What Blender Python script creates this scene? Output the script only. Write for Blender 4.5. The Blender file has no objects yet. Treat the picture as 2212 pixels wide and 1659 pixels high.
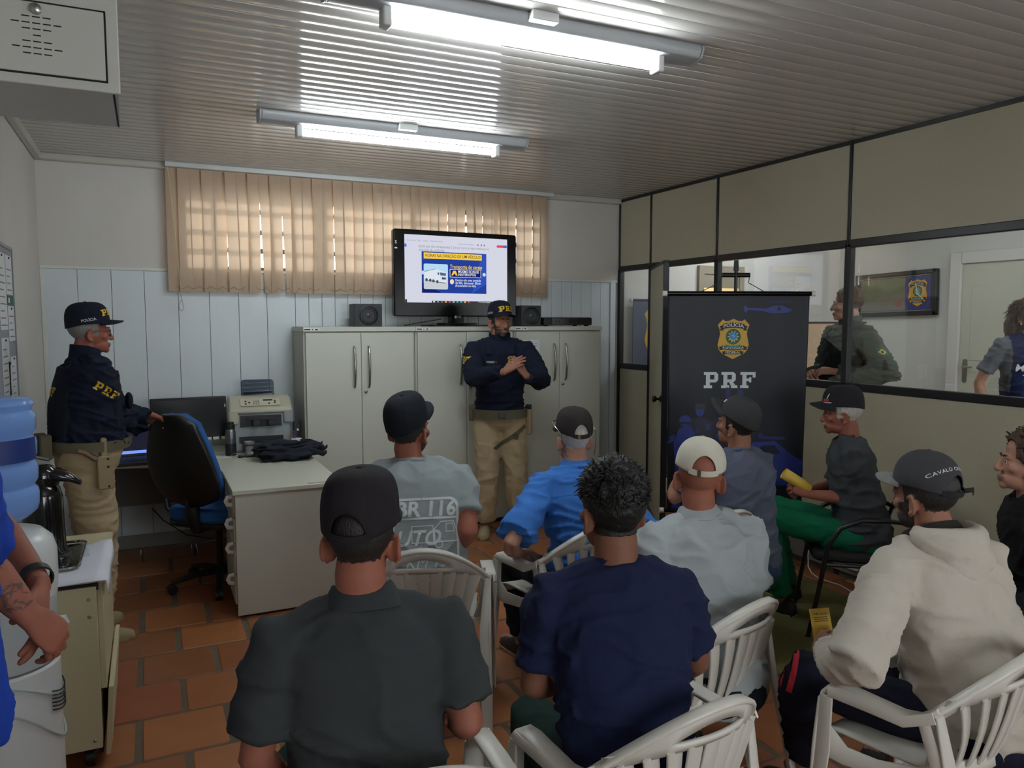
import bpy, bmesh, math, random
import numpy as np
from mathutils import Vector, Matrix, Euler
from mathutils.bvhtree import BVHTree
random.seed(7)
sc = bpy.context.scene
COL = sc.collection
R_ = math.radians
# ------------------------------------------------------------------ camera
F_PX = 1650.0; YAW = R_(25.4); PITCH = R_(4.66); CAM_H = 1.66
cam = bpy.data.objects.new('camera', bpy.data.cameras.new('camera')); COL.objects.link(cam)
cam.location = (0, 0, CAM_H); cam.rotation_euler = (R_(90) - PITCH, 0, -YAW)
cam.data.sensor_width = 36.0; cam.data.lens = F_PX / 2212 * 36.0; cam.data.clip_start = 0.02
sc.camera = cam
# ------------------------------------------------------------------ daylight, exposure
w = bpy.data.worlds.new('daylight'); sc.world = w; w.use_nodes = True
wn = w.node_tree.nodes; wl = w.node_tree.links; wn.clear()
wo = wn.new('ShaderNodeOutputWorld'); wb = wn.new('ShaderNodeBackground')
wb.inputs[0].default_value = (0.93, 0.97, 1.0, 1); wb.inputs[1].default_value = 6.0
wl.new(wb.outputs[0], wo.inputs[0])
sun = bpy.data.objects.new('sun', bpy.data.lights.new('sun', 'SUN')); COL.objects.link(sun)
sun.data.energy = 4.2; sun.data.angle = R_(5); sun.data.color = (1, .97, .93); sun.rotation_euler = (R_(-74), 0, R_(-6))
LAMP_E = 64.0
sc.view_settings.view_transform = 'Standard'; sc.view_settings.look = 'None'
sc.view_settings.exposure = 0.08; sc.view_settings.gamma = 1.0; sc.view_settings.use_curve_mapping = False
# ------------------------------------------------------------------ measured room
XL, XR, YB, ZC = -0.66, 4.065, 6.17, 2.80     # left wall, partition, back wall, ceiling
YF = -1.6                                      # wall behind the photographer
X2, ZF2 = 6.96, 0.15                           # far wall and floor of the next room
_r = Vector((math.cos(YAW), -math.sin(YAW), 0))
_f = Vector((math.sin(YAW)*math.cos(PITCH), math.cos(YAW)*math.cos(PITCH), -math.sin(PITCH)))
_u = Vector((math.sin(YAW)*math.sin(PITCH), math.cos(YAW)*math.sin(PITCH), math.cos(PITCH)))
def W(u, v, d):
    """point of the room at distance d along the view axis"""
    return Vector((0, 0, CAM_H)) + ((u-1106)/F_PX*_r + (829.5-v)/F_PX*_u + _f) * d
# ------------------------------------------------------------------ materials
def lin(c):
    return tuple(((x/255)/12.92 if x/255 <= .04045 else ((x/255+.055)/1.055)**2.4) for x in c)
MATS = {}
def mat(name, col, rough=.6, metal=0., var=0., vscale=8., bump=0., bscale=200., emit=None, estr=1., spec=.5, sss=0., alpha=None, trans=0., coat=0., stretch=None, fold=0.):
    if name in MATS: return MATS[name]
    m = bpy.data.materials.new(name); m.use_nodes = True; MATS[name] = m
    nt = m.node_tree; b = nt.nodes['Principled BSDF']
    c = lin(col); b.inputs['Base Color'].default_value = (*c, 1)
    b.inputs['Roughness'].default_value = rough; b.inputs['Metallic'].default_value = metal
    b.inputs['Specular IOR Level'].default_value = spec
    if sss:
        b.inputs['Subsurface Weight'].default_value = sss; b.inputs['Subsurface Radius'].default_value = (.012, .004, .002); b.inputs['Subsurface Scale'].default_value = .5
    if trans: b.inputs['Transmission Weight'].default_value = trans
    if coat: b.inputs['Coat Weight'].default_value = coat; b.inputs['Coat Roughness'].default_value = .08
    if emit is not None:
        b.inputs['Emission Color'].default_value = (*lin(emit), 1); b.inputs['Emission Strength'].default_value = estr
    m.diffuse_color = (*c, 1)
    if var or bump:
        tc = nt.nodes.new('ShaderNodeTexCoord'); mp = nt.nodes.new('ShaderNodeMapping')
        nt.links.new(tc.outputs['Object'], mp.inputs[0])
        if stretch: mp.inputs['Scale'].default_value = stretch
    if var:
        n = nt.nodes.new('ShaderNodeTexNoise'); n.inputs['Scale'].default_value = vscale; n.inputs['Detail'].default_value = 5
        nt.links.new(mp.outputs[0], n.inputs['Vector'])
        mx = nt.nodes.new('ShaderNodeMix'); mx.data_type = 'RGBA'
        mx.inputs[6].default_value = (*[max(0, x*(1-var)) for x in c], 1); mx.inputs[7].default_value = (*[min(1, x*(1+var)) for x in c], 1)
        nt.links.new(n.outputs[0], mx.inputs[0]); nt.links.new(mx.outputs[2], b.inputs['Base Color'])
    if bump:
        n2 = nt.nodes.new('ShaderNodeTexNoise'); n2.inputs['Scale'].default_value = bscale; n2.inputs['Detail'].default_value = 3
        nt.links.new(mp.outputs[0], n2.inputs['Vector'])
        bp = nt.nodes.new('ShaderNodeBump'); bp.inputs['Strength'].default_value = bump; bp.inputs['Distance'].default_value = .004
        nt.links.new(n2.outputs[0], bp.inputs['Height']); nt.links.new(bp.outputs[0], b.inputs['Normal'])
        if fold:
            n3 = nt.nodes.new('ShaderNodeTexNoise'); n3.noise_type = 'RIDGED_MULTIFRACTAL'; n3.inputs['Scale'].default_value = 5.0; n3.inputs['Detail'].default_value = 2.5; n3.inputs['Distortion'].default_value = .8; n3.normalize = True
            m3 = nt.nodes.new('ShaderNodeMapping'); m3.inputs['Scale'].default_value = (.8, .8, 1.9); m3.inputs['Rotation'].default_value = (.2, .35, 0); nt.links.new(tc.outputs['Object'], m3.inputs[0]); nt.links.new(m3.outputs[0], n3.inputs['Vector'])
            b3 = nt.nodes.new('ShaderNodeBump'); b3.inputs['Strength'].default_value = fold; b3.inputs['Distance'].default_value = .022
            nt.links.new(n3.outputs[0], b3.inputs['Height']); nt.links.new(b3.outputs[0], bp.inputs['Normal'])
    return m
def glass_mat(name, tint=(1, 1, 1), ior=1.45, rough=.0):
    if name in MATS: return MATS[name]
    m = bpy.data.materials.new(name); m.use_nodes = True; nt = m.node_tree; MATS[name] = m
    nt.nodes.remove(nt.nodes['Principled BSDF']); o = nt.nodes['Material Output']
    t = nt.nodes.new('ShaderNodeBsdfTransparent'); t.inputs[0].default_value = (*tint, 1)
    g = nt.nodes.new('ShaderNodeBsdfGlossy'); g.inputs['Roughness'].default_value = rough
    fr = nt.nodes.new('ShaderNodeFresnel'); fr.inputs[0].default_value = ior
    geo = nt.nodes.new('ShaderNodeNewGeometry'); mi = nt.nodes.new('ShaderNodeMix'); mi.data_type = 'FLOAT'; mi.inputs[2].default_value = ior; mi.inputs[3].default_value = 1/ior
    nt.links.new(geo.outputs['Backfacing'], mi.inputs[0]); nt.links.new(mi.outputs[0], fr.inputs[0])
    mx = nt.nodes.new('ShaderNodeMixShader')
    nt.links.new(fr.outputs[0], mx.inputs[0]); nt.links.new(t.outputs[0], mx.inputs[1]); nt.links.new(g.outputs[0], mx.inputs[2]); nt.links.new(mx.outputs[0], o.inputs[0])
    return m
def emit_mat(name, col, s):
    if name in MATS: return MATS[name]
    m = bpy.data.materials.new(name); m.use_nodes = True; nt = m.node_tree; MATS[name] = m
    nt.nodes.remove(nt.nodes['Principled BSDF'])
    e = nt.nodes.new('ShaderNodeEmission'); e.inputs[0].default_value = (*lin(col), 1); e.inputs[1].default_value = s
    nt.links.new(e.outputs[0], nt.nodes['Material Output'].inputs[0]); m.diffuse_color = (*lin(col), 1)
    return m
# ------------------------------------------------------------------ mesh helpers
class MB:
    def __init__(s): s.v = []; s.f = []; s.m = []
    def add(s, vs, fs, mi=0):
        o = len(s.v); s.v += [tuple(p) for p in vs]; s.f += [tuple(i+o for i in f) for f in fs]; s.m += [mi]*len(fs); return s
    def box(s, x0, x1, y0, y1, z0, z1, mi=0, M=None):
        vs = [Vector((x, y, z)) for x in (x0, x1) for y in (y0, y1) for z in (z0, z1)]
        if M is not None: vs = [M @ p for p in vs]
        return s.add(vs, [(0,1,3,2),(4,6,7,5),(0,4,5,1),(2,3,7,6),(0,2,6,4),(1,5,7,3)], mi)
    def loft(s, rings, cap0=True, cap1=True, mi=0, closed=True):
        n = len(rings[0]); vs = [p for r in rings for p in r]; fs = []
        for i in range(len(rings)-1):
            for j in range(n if closed else n-1):
                k = (j+1) % n; fs.append((i*n+j, i*n+k, (i+1)*n+k, (i+1)*n+j))
        if cap0: fs.append(tuple(range(n-1, -1, -1)))
        if cap1: fs.append(tuple((len(rings)-1)*n+j for j in range(n)))
        return s.add(vs, fs, mi)
    def tube(s, pts, rad, n=10, mi=0, hint=None, round_ends=False):
        """sweep; rad: float | list of floats or (ra, rb)"""
        P = [Vector(p) for p in pts]
        if not isinstance(rad, (list,)): rad = [rad]*len(P)
        rad = [(r, r) if not isinstance(r, tuple) else r for r in rad]
        if round_ends:
            t0 = (P[1]-P[0]).normalized(); t1 = (P[-1]-P[-2]).normalized(); a = rad[0]; b = rad[-1]
            P0 = []; r0 = []; P1 = []; r1 = []
            for q in (.0, .5, .85):
                c = math.sqrt(1-(1-q)**2) if q > 0 else .15
                P0.append(P[0]-t0*max(a)*(1-q)); r0.append((a[0]*c, a[1]*c))
                P1.insert(0, P[-1]+t1*max(b)*(1-q)); r1.insert(0, (b[0]*c, b[1]*c))
            P = P0+P+P1; rad = r0+rad+r1
        T = []
        for i in range(len(P)):
            a = P[max(i-1, 0)]; b = P[min(i+1, len(P)-1)]
            t = (b-a); T.append(t.normalized() if t.length > 1e-9 else Vector((0, 0, 1)))
        h = Vector(hint) if hint is not None else (Vector((0, 0, 1)) if abs(T[0].z) < .9 else Vector((1, 0, 0)))
        x = (h - T[0]*h.dot(T[0])).normalized(); rings = []
        for i in range(len(P)):
            x = (x - T[i]*x.dot(T[i]))
            x = x.normalized() if x.length > 1e-6 else T[i].orthogonal().normalized()
            y = T[i].cross(x)
            rings.append([P[i]+x*rad[i][0]*math.cos(2*math.pi*k/n)+y*rad[i][1]*math.sin(2*math.pi*k/n) for k in range(n)])
        return s.loft(rings, mi=mi)
    def lathe(s, prof, n=24, mi=0, M=None, cap=True):
        rings = []
        for r, z in prof:
            ring = [Vector((r*math.cos(2*math.pi*k/n), r*math.sin(2*math.pi*k/n), z)) for k in range(n)]
            rings.append([M @ p for p in ring] if M is not None else ring)
        return s.loft(rings, cap, cap, mi)
    def prism(s, poly, d0, d1, M=None, mi=0):
        """poly in local xy, extruded along local z"""
        a = [Vector((x, y, d0)) for x, y in poly]; b = [Vector((x, y, d1)) for x, y in poly]
        if M is not None: a = [M @ p for p in a]; b = [M @ p for p in b]
        return s.loft([a, b], mi=mi)
    def ell(s, c, r, M=None, n=16, m=10, mi=0):
        rings = []
        for i in range(m+1):
            th = math.pi*(i/m); th = min(max(th, .06), math.pi-.06)
            ring = [Vector((r[0]*math.sin(th)*math.cos(2*math.pi*k/n), r[1]*math.sin(th)*math.sin(2*math.pi*k/n), -r[2]*math.cos(th))) for k in range(n)]
            if M is not None: ring = [M @ p for p in ring]
            rings.append([p+Vector(c) for p in ring])
        return s.loft(rings, mi=mi)
    def strip(s, path, ups, wid, thick, mi=0, bev=.3):
        """flat bar along a path; ups = normals of the flat face"""
        P = [Vector(p) for p in path]; n = len(P)
        if not isinstance(wid, list): wid = [wid]*n
        if not isinstance(thick, list): thick = [thick]*n
        rings = []
        for i in range(n):
            t = (P[min(i+1, n-1)]-P[max(i-1, 0)]).normalized(); u = Vector(ups[i]); u = (u-t*u.dot(t)).normalized(); b = t.cross(u)
            hw = wid[i]/2; ht = thick[i]/2; c = ht*2*bev
            rings.append([P[i]+b*x+u*z for x, z in ((-hw, -ht+c), (-hw+c, -ht), (hw-c, -ht), (hw, -ht+c), (hw, ht-c), (hw-c, ht), (-hw+c, ht), (-hw, ht-c))])
        return s.loft(rings, mi=mi)
    def mesh(s, name, mats, smooth=40):
        me = bpy.data.meshes.new(name); me.from_pydata(s.v, [], s.f)
        for m in (mats if isinstance(mats, (list, tuple)) else [mats]): me.materials.append(m)
        if any(s.m): me.polygons.foreach_set('material_index', s.m)
        if smooth is not None:
            me.polygons.foreach_set('use_smooth', [True]*len(me.polygons))
            if smooth < 180: me.set_sharp_from_angle(angle=R_(smooth))
        fix_normals(me); return me
    def build(s, name, mats, parent=None, bevel=0, smooth=40, solid=0, segs=2):
        return mk(name, s.mesh(name, mats, smooth), parent, bevel, solid, segs)
def fix_normals(me):
    bm = bmesh.new(); bm.from_mesh(me); bmesh.ops.recalc_face_normals(bm, faces=bm.faces); bm.to_mesh(me); bm.free()
def mk(name, me, parent=None, bevel=0, solid=0, segs=2):
    o = bpy.data.objects.new(name, me); COL.objects.link(o)
    if parent is not None: o.parent = parent
    if solid:
        md = o.modifiers.new('solid', 'SOLIDIFY'); md.thickness = solid; md.offset = 0
    if bevel:
        md = o.modifiers.new('bevel', 'BEVEL'); md.width = bevel; md.segments = segs; md.limit_method = 'ANGLE'; md.angle_limit = R_(40)
    return o
def boxo(name, x0, x1, y0, y1, z0, z1, m, parent=None, bevel=0, M=None):
    return MB().box(x0, x1, y0, y1, z0, z1, M=M).build(name, m, parent, bevel, smooth=None if not bevel else 40)
def tag(o, label=None, cat=None, group=None, kind=None):
    if label: o['label'] = label
    if cat: o['category'] = cat
    if group: o['group'] = group
    if kind: o['kind'] = kind
    return o
def thing(name, label, cat, loc=(0, 0, 0), rz=0., group=None):
    o = bpy.data.objects.new(name, None); COL.objects.link(o); o.empty_display_size = .1
    o.location = loc; o.rotation_euler = (0, 0, rz)
    return tag(o, label, cat, group)
def struct(o): o['kind'] = 'structure'; return o
def children(o): return [c for c in COL.objects if c.parent == o]
def copy_tree(o, parent=None):
    c = o.copy(); COL.objects.link(c); c.parent = parent
    for ch in list(o.children): copy_tree(ch, c)
    return c
def rrect(w, h, r, n=5, cx=0, cy=0):
    pts = []
    for sx, sy, a0 in ((1, 1, 0), (-1, 1, 90), (-1, -1, 180), (1, -1, 270)):
        for i in range(n+1):
            a = R_(a0+90*i/n); pts.append((cx+sx*(w/2-r)+r*math.cos(a), cy+sy*(h/2-r)+r*math.sin(a)))
    return pts
def circ(r, n=20, cx=0, cy=0, sy=1): return [(cx+r*math.cos(2*math.pi*i/n), cy+r*sy*math.sin(2*math.pi*i/n)) for i in range(n)]
# ------------------------------------------------------------------ flat lettering
_tx = {}
def text2d(s, size=1., bold=0., align='CENTER', shear=0., space=1.):
    """letters as flat 2-D polygons (verts, faces)"""
    key = (s, bold, align, shear, space)
    if key not in _tx:
        cu = bpy.data.curves.new('t', 'FONT'); cu.body = s; cu.size = 1; cu.align_x = align; cu.align_y = 'CENTER'; cu.offset = bold; cu.shear = shear; cu.space_character = space
        cu.resolution_u = 3
        ob = bpy.data.objects.new('t', cu); me = bpy.data.meshes.new_from_object(ob)
        _tx[key] = ([(p.co.x, p.co.y) for p in me.vertices], [tuple(f.vertices) for f in me.polygons])
        bpy.data.meshes.remove(me); bpy.data.objects.remove(ob); bpy.data.curves.remove(cu)
    v, f = _tx[key]
    return [(x*size, y*size) for x, y in v], f
def polys2d(polys):
    v = []; f = []
    for p in polys:
        f.append(tuple(range(len(v), len(v)+len(p)))); v += list(p)
    return v, f
def slab_prf(size):
    """P R F in heavy slab letters, about 3.2 wide for a height of 1"""
    q = []
    def r(x0, x1, y0, y1, ox): q.append([(ox+x0, y0), (ox+x1, y0), (ox+x1, y1), (ox+x0, y1)])
    for ox, ch in ((-1.62, 'P'), (-.52, 'R'), (.66, 'F')):
        r(.0, .52, 0, .17, ox); r(0, .52, .83, 1, ox); r(.13, .38, .17, .83, ox)
        if ch in 'PR':
            r(.5, .72, .83, 1, ox); q.append([(ox+.72, .83), (ox+.90, .83), (ox+.90, .86), (ox+.76, 1), (ox+.72, 1)]); r(.66, .90, .54, .83, ox)
            q.append([(ox+.38, .36), (ox+.76, .36), (ox+.90, .50), (ox+.90, .54), (ox+.38, .54)])
        if ch == 'R': q.append([(ox+.50, .36), (ox+.74, .36), (ox+.90, .17), (ox+1.02, .17), (ox+1.02, 0), (ox+.62, 0), (ox+.62, .12)])
        if ch == 'F': r(.5, .94, .83, 1, ox); r(.76, .94, .66, .83, ox); r(.38, .66, .44, .60, ox); r(.54, .68, .36, .68, ox)
    return polys2d([[(x*size, (y-.5)*size) for x, y in p] for p in q])
def flat(vf, name, m, parent, M, lift=0.):
    """flat print: 2-D shape placed by M (local xy -> parent space)"""
    v, f = vf
    me = bpy.data.meshes.new(name); me.from_pydata([M @ Vector((x, y, lift)) for x, y in v], [], f); me.materials.append(m)
    return mk(name, me, parent)
def frame(o, x, y):
    """matrix with origin o and axes x, y"""
    x = Vector(x).normalized(); y = Vector(y); y = (y-x*y.dot(x)).normalized(); z = x.cross(y)
    return Matrix(((x.x, y.x, z.x, o[0]), (x.y, y.y, z.y, o[1]), (x.z, y.z, z.z, o[2]), (0, 0, 0, 1)))
def decal(vf, name, m, parent, bvh, M, off=.0015, reach=.15, maxe=.012):
    """print draped on a curved surface: projected along -z of M onto the bvh"""
    v, f = vf; bm = bmesh.new(); bv = [bm.verts.new((x, y, 0)) for x, y in v]
    for q in f:
        try: bm.faces.new([bv[i] for i in q])
        except ValueError: pass
    bmesh.ops.triangulate(bm, faces=bm.faces)
    for _ in range(4):
        es = [e for e in bm.edges if e.calc_length() > maxe]
        if not es: break
        bmesh.ops.subdivide_edges(bm, edges=es, cuts=1); bmesh.ops.triangulate(bm, faces=bm.faces)
    n = M.to_3x3() @ Vector((0, 0, 1)); dead = []
    for p in bm.verts:
        q = M @ p.co; hit = bvh.ray_cast(q+n*reach, -n, reach*2.2)
        if hit[0] is None: dead.append(p)
        else: p.co = hit[0]+n*off
    bmesh.ops.delete(bm, geom=dead, context='VERTS')
    me = bpy.data.meshes.new(name); bm.to_mesh(me); bm.free(); me.materials.append(m)
    me.polygons.foreach_set('use_smooth', [True]*len(me.polygons))
    return mk(name, me, parent)
# ================================================================== THE SETTING
# ---- floor: square clay tiles in running bond
grout = mat('grout', (104, 90, 74), .9, var=.25, vscale=20, bump=.4, bscale=120)
tile_ms = [mat('clay_tile_%d' % i, c, .42, var=.22, vscale=7, bump=.15, bscale=60) for i, c in enumerate([(156, 98, 60), (148, 90, 54), (164, 104, 62), (150, 88, 58), (142, 90, 56)])]
fl = struct(boxo('floor', XL-.1, XR+.05, YF, YB+.05, -.10, -.004, grout))
P = .335; gx, gy = .026, .014
tm = {}
for i, m in enumerate(tile_ms): tm[i] = MB().prism(rrect(.34-gx, P-gy, .012, 2), -.02, 0).mesh('tile', m, None)
rows = range(int((.35-3.435)/P)-1, int((YB-3.435)/P)+2)
for r in rows:
    y = 3.435+P*(r+.5); off = -.09 if r % 2 else .085
    for c in range(-3, 14):
        x = off+.34*(c+.5)
        if x < XL-.1 or x > XR+.1 or y > YB+.1 or y < .35: continue
        o = mk('tile', tm[random.randrange(5)], fl, bevel=.004, segs=1)
        o.location = (x+random.uniform(-.003, .003), y+random.uniform(-.003, .003), random.uniform(-.0015, .0015)); o.rotation_euler = (0, 0, random.uniform(-.006, .006))
# ---- walls
paint = mat('wall_paint', (206, 202, 196), .8, var=.07, vscale=2.2, bump=.25, bscale=40)
paint2 = mat('room_paint', (206, 206, 202), .75, var=.05, vscale=3, bump=.2, bscale=40)
WX0, WX1, WZ0, WZ1 = .25, 3.21, 2.04, 2.61
wb_ = MB().box(XL-.15, WX0, YB, YB+.18, 0, 3).box(WX1, X2+.2, YB, YB+.18, 0, 3).box(WX0, WX1, YB, YB+.18, 0, WZ0).box(WX0, WX1, YB, YB+.18, WZ1, 3)
struct(wb_.build('wall_back', paint, smooth=None))
struct(boxo('wall_left', XL-.15, XL, YF-.15, YB, 0, 3, paint))
# wall behind the photographer with a wide window of its own
wf = MB().box(XL, .5, YF-.15, YF, 0, 3).box(2.5, 4.4, YF-.15, YF, 0, 3).box(6.7, X2+.2, YF-.15, YF, 0, 3).box(4.4, 6.7, YF-.15, YF, 0, 1).box(4.4, 6.7, YF-.15, YF, 2.5, 3).box(.5, 2.5, YF-.15, YF, 0, .95).box(.5, 2.5, YF-.15, YF, 2.35, 3)  # opening past the partition added to flood the next room with daylight
struct(wf.build('wall_front', paint, smooth=None))
# ---- ceiling: PVC planks running across the room
pvc = mat('ceiling_pvc', (200, 196, 190), .15, bump=.03, bscale=30, var=.03, vscale=3)
ce = struct(boxo('ceiling', XL, X2+.2, YF, YB, ZC+.012, ZC+.1, pvc))
pp = .092; L = XR-XL
pl = MB()
prof = [(0, .0035), (.0016, .0035), (.0026, .0008), (.005, 0), (.045, -.0004), (.087, 0), (.0894, .0008), (.0904, .0035), (pp, .0035)]
pl.loft([[Vector((0, y, z)) for y, z in prof], [Vector((L, y, z)) for y, z in prof]], False, False, closed=False)
plm = pl.mesh('plank', pvc, 30)
y = YB-.06-pp
while y > .35:
    o = mk('plank', plm, ce); o.location = (XL, y, ZC); y -= pp
trimm = mat('trim_pvc', (196, 192, 182), .35)
for nm, b in (('trim_1', (XL, XR-.02, YB-.05, YB, ZC-.045, ZC+.01)), ('trim_2', (XL, XL+.045, YF, YB-.05, ZC-.045, ZC+.01))):
    struct(boxo(nm, *b, trimm, bevel=.01))
# ---- white PVC wainscot boards on the back wall
wpvc = mat('wainscot_pvc', (208, 216, 220), .35, bump=.1, bscale=25, stretch=(8, 1, .4), var=.02)
wroot = struct(MB().box(XL, 3.98, YB-.006, YB, .1, 2.03).build('wall_panelling', mat('wainscot_gap', (120, 124, 126), .6), smooth=None))
xs = [-.66, -.437, -.227, -.016, .206, .419, .626, .832, 1.045]
while xs[-1] < 3.86: xs.append(xs[-1]+.1035)
for a, b in zip(xs[:-1], xs[1:]):
    boxo('board', a+.0015, b-.0015, YB-.017, YB-.004, .1, 2.03, wpvc, wroot, bevel=.002)
boxo('board', xs[-1]+.002, 4.0, YB-.03, YB-.004, .1, 2.035, wpvc, wroot, bevel=.003)
for nm, b in (('trim_3', (XL, 4.02, YB-.026, YB, 2.025, 2.05)), ('trim_4', (XL, XL+.025, YB-.025, YB, .1, 2.05))):
    struct(boxo(nm, *b, mat('trim_white', (214, 214, 208), .4), bevel=.004))
struct(boxo('baseboard_back', XL, 4.05, YB-.022, YB, 0, .10, mat('baseboard_grey', (150, 148, 142), .5), bevel=.004))
# ---- window behind the blind
fr_m = mat('window_iron', (92, 78, 66), .5)
win = MB().box(WX0, WX1, YB+.005, YB+.045, WZ0, WZ0+.035).box(WX0, WX1, YB+.005, YB+.045, WZ1-.035, WZ1)
for x in (WX0, WX1-.035): win.box(x, x+.035, YB+.005, YB+.045, WZ0+.035, WZ1-.035)
win = struct(win.build('window_1', fr_m, smooth=None))
for x, wd in ((.475, .035), (1.255, .09), (2.0, .05), (2.75, .035)): boxo('mullion', x-wd/2, x+wd/2, YB+.0, YB+.05, WZ0, WZ1, fr_m, win)
for z in (2.20, 2.34, 2.495): boxo('glazing_bar', WX0, WX1, YB+.01, YB+.04, z-.018, z+.018, fr_m, win)
vx = [WX0, .475, 1.255, 2.0, 2.75, WX1]; vz = [WZ0, 2.20, 2.34, 2.495, WZ1]
pg = glass_mat('window_pane', (.95, .97, .96))
for a, b in zip(vx[:-1], vx[1:]):
    for c, d in zip(vz[:-1], vz[1:]): boxo('pane', a, b, YB+.023, YB+.027, c, d, pg, win)
win2 = MB().box(.5, 2.5, YF-.10, YF-.05, .95, 1.0).box(.5, 2.5, YF-.10, YF-.05, 2.3, 2.35)
for x in (.5, 1.475, 2.45): win2.box(x, x+.05, YF-.10, YF-.05, 1.0, 2.3)
struct(win2.build('window_2', fr_m, smooth=None))
# ---- partition on the right: dark metal profiles, cream panels, glass
pm = mat('partition_metal', (28, 30, 33), .38)
pan = mat('partition_panel', (186, 180, 156), .5, bump=.35, bscale=260, var=.05, vscale=60)
part = struct(boxo('wall_right', XR-.02, XR+.02, YF, YB, ZC-.025, ZC, pm))
MY = [6.15, 5.657, 4.78, 3.527, 2.277, 1.027, -.223, YF]
z1, z2 = 1.245, 2.155
def vpost(y, za, zb, wd=.04): boxo('post', XR-.024, XR+.024, y-wd/2, y+wd/2, za, zb, pm, part, bevel=.004)
for k, y in enumerate(MY):
    vpost(y, 0, z2, .045); vpost(y, z2, ZC, .022)
for a, b in zip(MY[:-1], MY[1:]):
    boxo('panel', XR-.016, XR+.016, b+.011, a-.011, z2+.02, ZC-.025, pan, part, bevel=.003)
    boxo('rail', XR-.024, XR+.024, b, a, z2-.025, z2+.025, pm, part, bevel=.004)
    if (a, b) == (5.657, 4.78): continue
    boxo('rail', XR-.024, XR+.024, b, a, z1-.025, z1+.025, pm, part, bevel=.004)
    boxo('panel', XR-.016, XR+.016, b+.02, a-.02, .08, z1-.025, pan, part, bevel=.003)
    boxo('rail', XR-.022, XR+.022, b, a, 0, .09, mat('partition_base', (96, 94, 88), .5), part, bevel=.004)
    boxo('pane', XR-.003, XR+.003, b+.02, a-.02, z1+.02, z2-.02, glass_mat('partition_glass', (.97, .975, .97), 1.65), part)
# lower panels have a middle joint
for y in (3.47,): vpost(y, .09, z1, .02)
# ---- partition door standing ajar
hx, hy = XR-.01, 5.63; da = math.atan2(-.46, -.83)
dl = bpy.data.objects.new('door_1', None); COL.objects.link(dl); struct(dl); dl.location = (hx, hy, 0); dl.rotation_euler = (0, 0, R_(180)-math.atan2(.46, .83))
boxo('door_leaf', -.018, .018, .0, .85, .02, 2.11, pan, dl, bevel=.002)
boxo('edge_profile', -.022, .022, .85, .88, .0, 2.13, pm, dl, bevel=.003)
boxo('edge_profile', -.022, .022, -.02, .0, .0, 2.13, pm, dl, bevel=.003)
boxo('edge_profile', -.022, .022, -.02, .88, 2.11, 2.135, pm, dl, bevel=.003)
for s in (-1, 1):
    k = MB().lathe([(.0, .018), (.028, .018), (.028, .026), (.012, .03), (.011, .05), (.024, .06), (.028, .072), (.022, .084), (.0, .088)], 18, M=frame((0, .80, 1.05), (0, 1, 0), (0, 0, 1)) @ Matrix.Rotation(0 if s > 0 else math.pi, 4, 'Y'))
    k.build('door_knob', mat('black_metal', (22, 22, 24), .3, .3), dl)
# ================================================================== THE NEXT ROOM
struct(boxo('floor_next_room', XR+.05, X2+.1, YF, YB, -.1, ZF2, mat('floor_pale', (150, 138, 120), .6)))
struct(boxo('wall_next_room', X2, X2+.2, YF, YB, 0, 3, paint2))
# ================================================================== LAMPS
lamp_body = mat('lamp_body', (176, 180, 184), .3)
tube_m = emit_mat('tube_light', (236, 246, 250), LAMP_E)
def lamp(label, x0, x1, t0, t1, y, dz=.0):
    t = thing('ceiling_lamp', label, 'lamp', ((x0+x1)/2, y, ZC), 0, 'fluorescent lamps')
    c = (x0+x1)/2; a, b = x0-c, x1-c
    prof = [(-.07, 0), (.07, 0), (.07, -.02), (.055, -.048), (.02, -.058), (-.02, -.058), (-.055, -.048), (-.07, -.02)]
    MB().loft([[Vector((x, yy, zz)) for yy, zz in prof] for x in (a, b)]).build('housing', lamp_body, t, bevel=.004)
    for x in (a-.006, b+.006):
        MB().loft([[Vector((x+d, yy*1.04, zz*1.04)) for yy, zz in prof] for d in (-.006, .006)]).build('end_cap', lamp_body, t, bevel=.003)
    tb = MB().tube([(t0-c, 0, -.088), (t1-c, 0, -.088)], .019, 16).build('tube', tube_m, t)
    for x in (t0-c, t1-c):
        s = 1 if x < 0 else -1
        MB().box(x-.022, x+.012, -.032, .032, -.118, -.03).build('lamp_holder', mat('holder_plastic', (225, 228, 226), .4), t, bevel=.008)
    MB().box(-.04, .07, -.105, -.062, -.035, 0).build('starter_box', mat('holder_plastic', (225, 228, 226), .4), t, bevel=.004)
    return t
lamp('twin-capped fluorescent lamp with lit white tube, nearest to the viewer', .585, 2.11, .79, 1.94, 2.68)
lamp('lit fluorescent lamp on the ceiling, farther one close to the blind', .59, 2.18, .80, 2.0, 4.44)
lamp('added unseen lamp that lights the room behind the glass', 5.0, 6.3, 5.1, 6.2, 2.9)  # unseen lamp, added because the next room needs light
lamp('second added unseen lamp, brightening the back wall behind the glass', 4.7, 6.0, 4.8, 5.9, 5.2)  # another unseen lamp, added to brighten the wall behind the narrow pane
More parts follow.
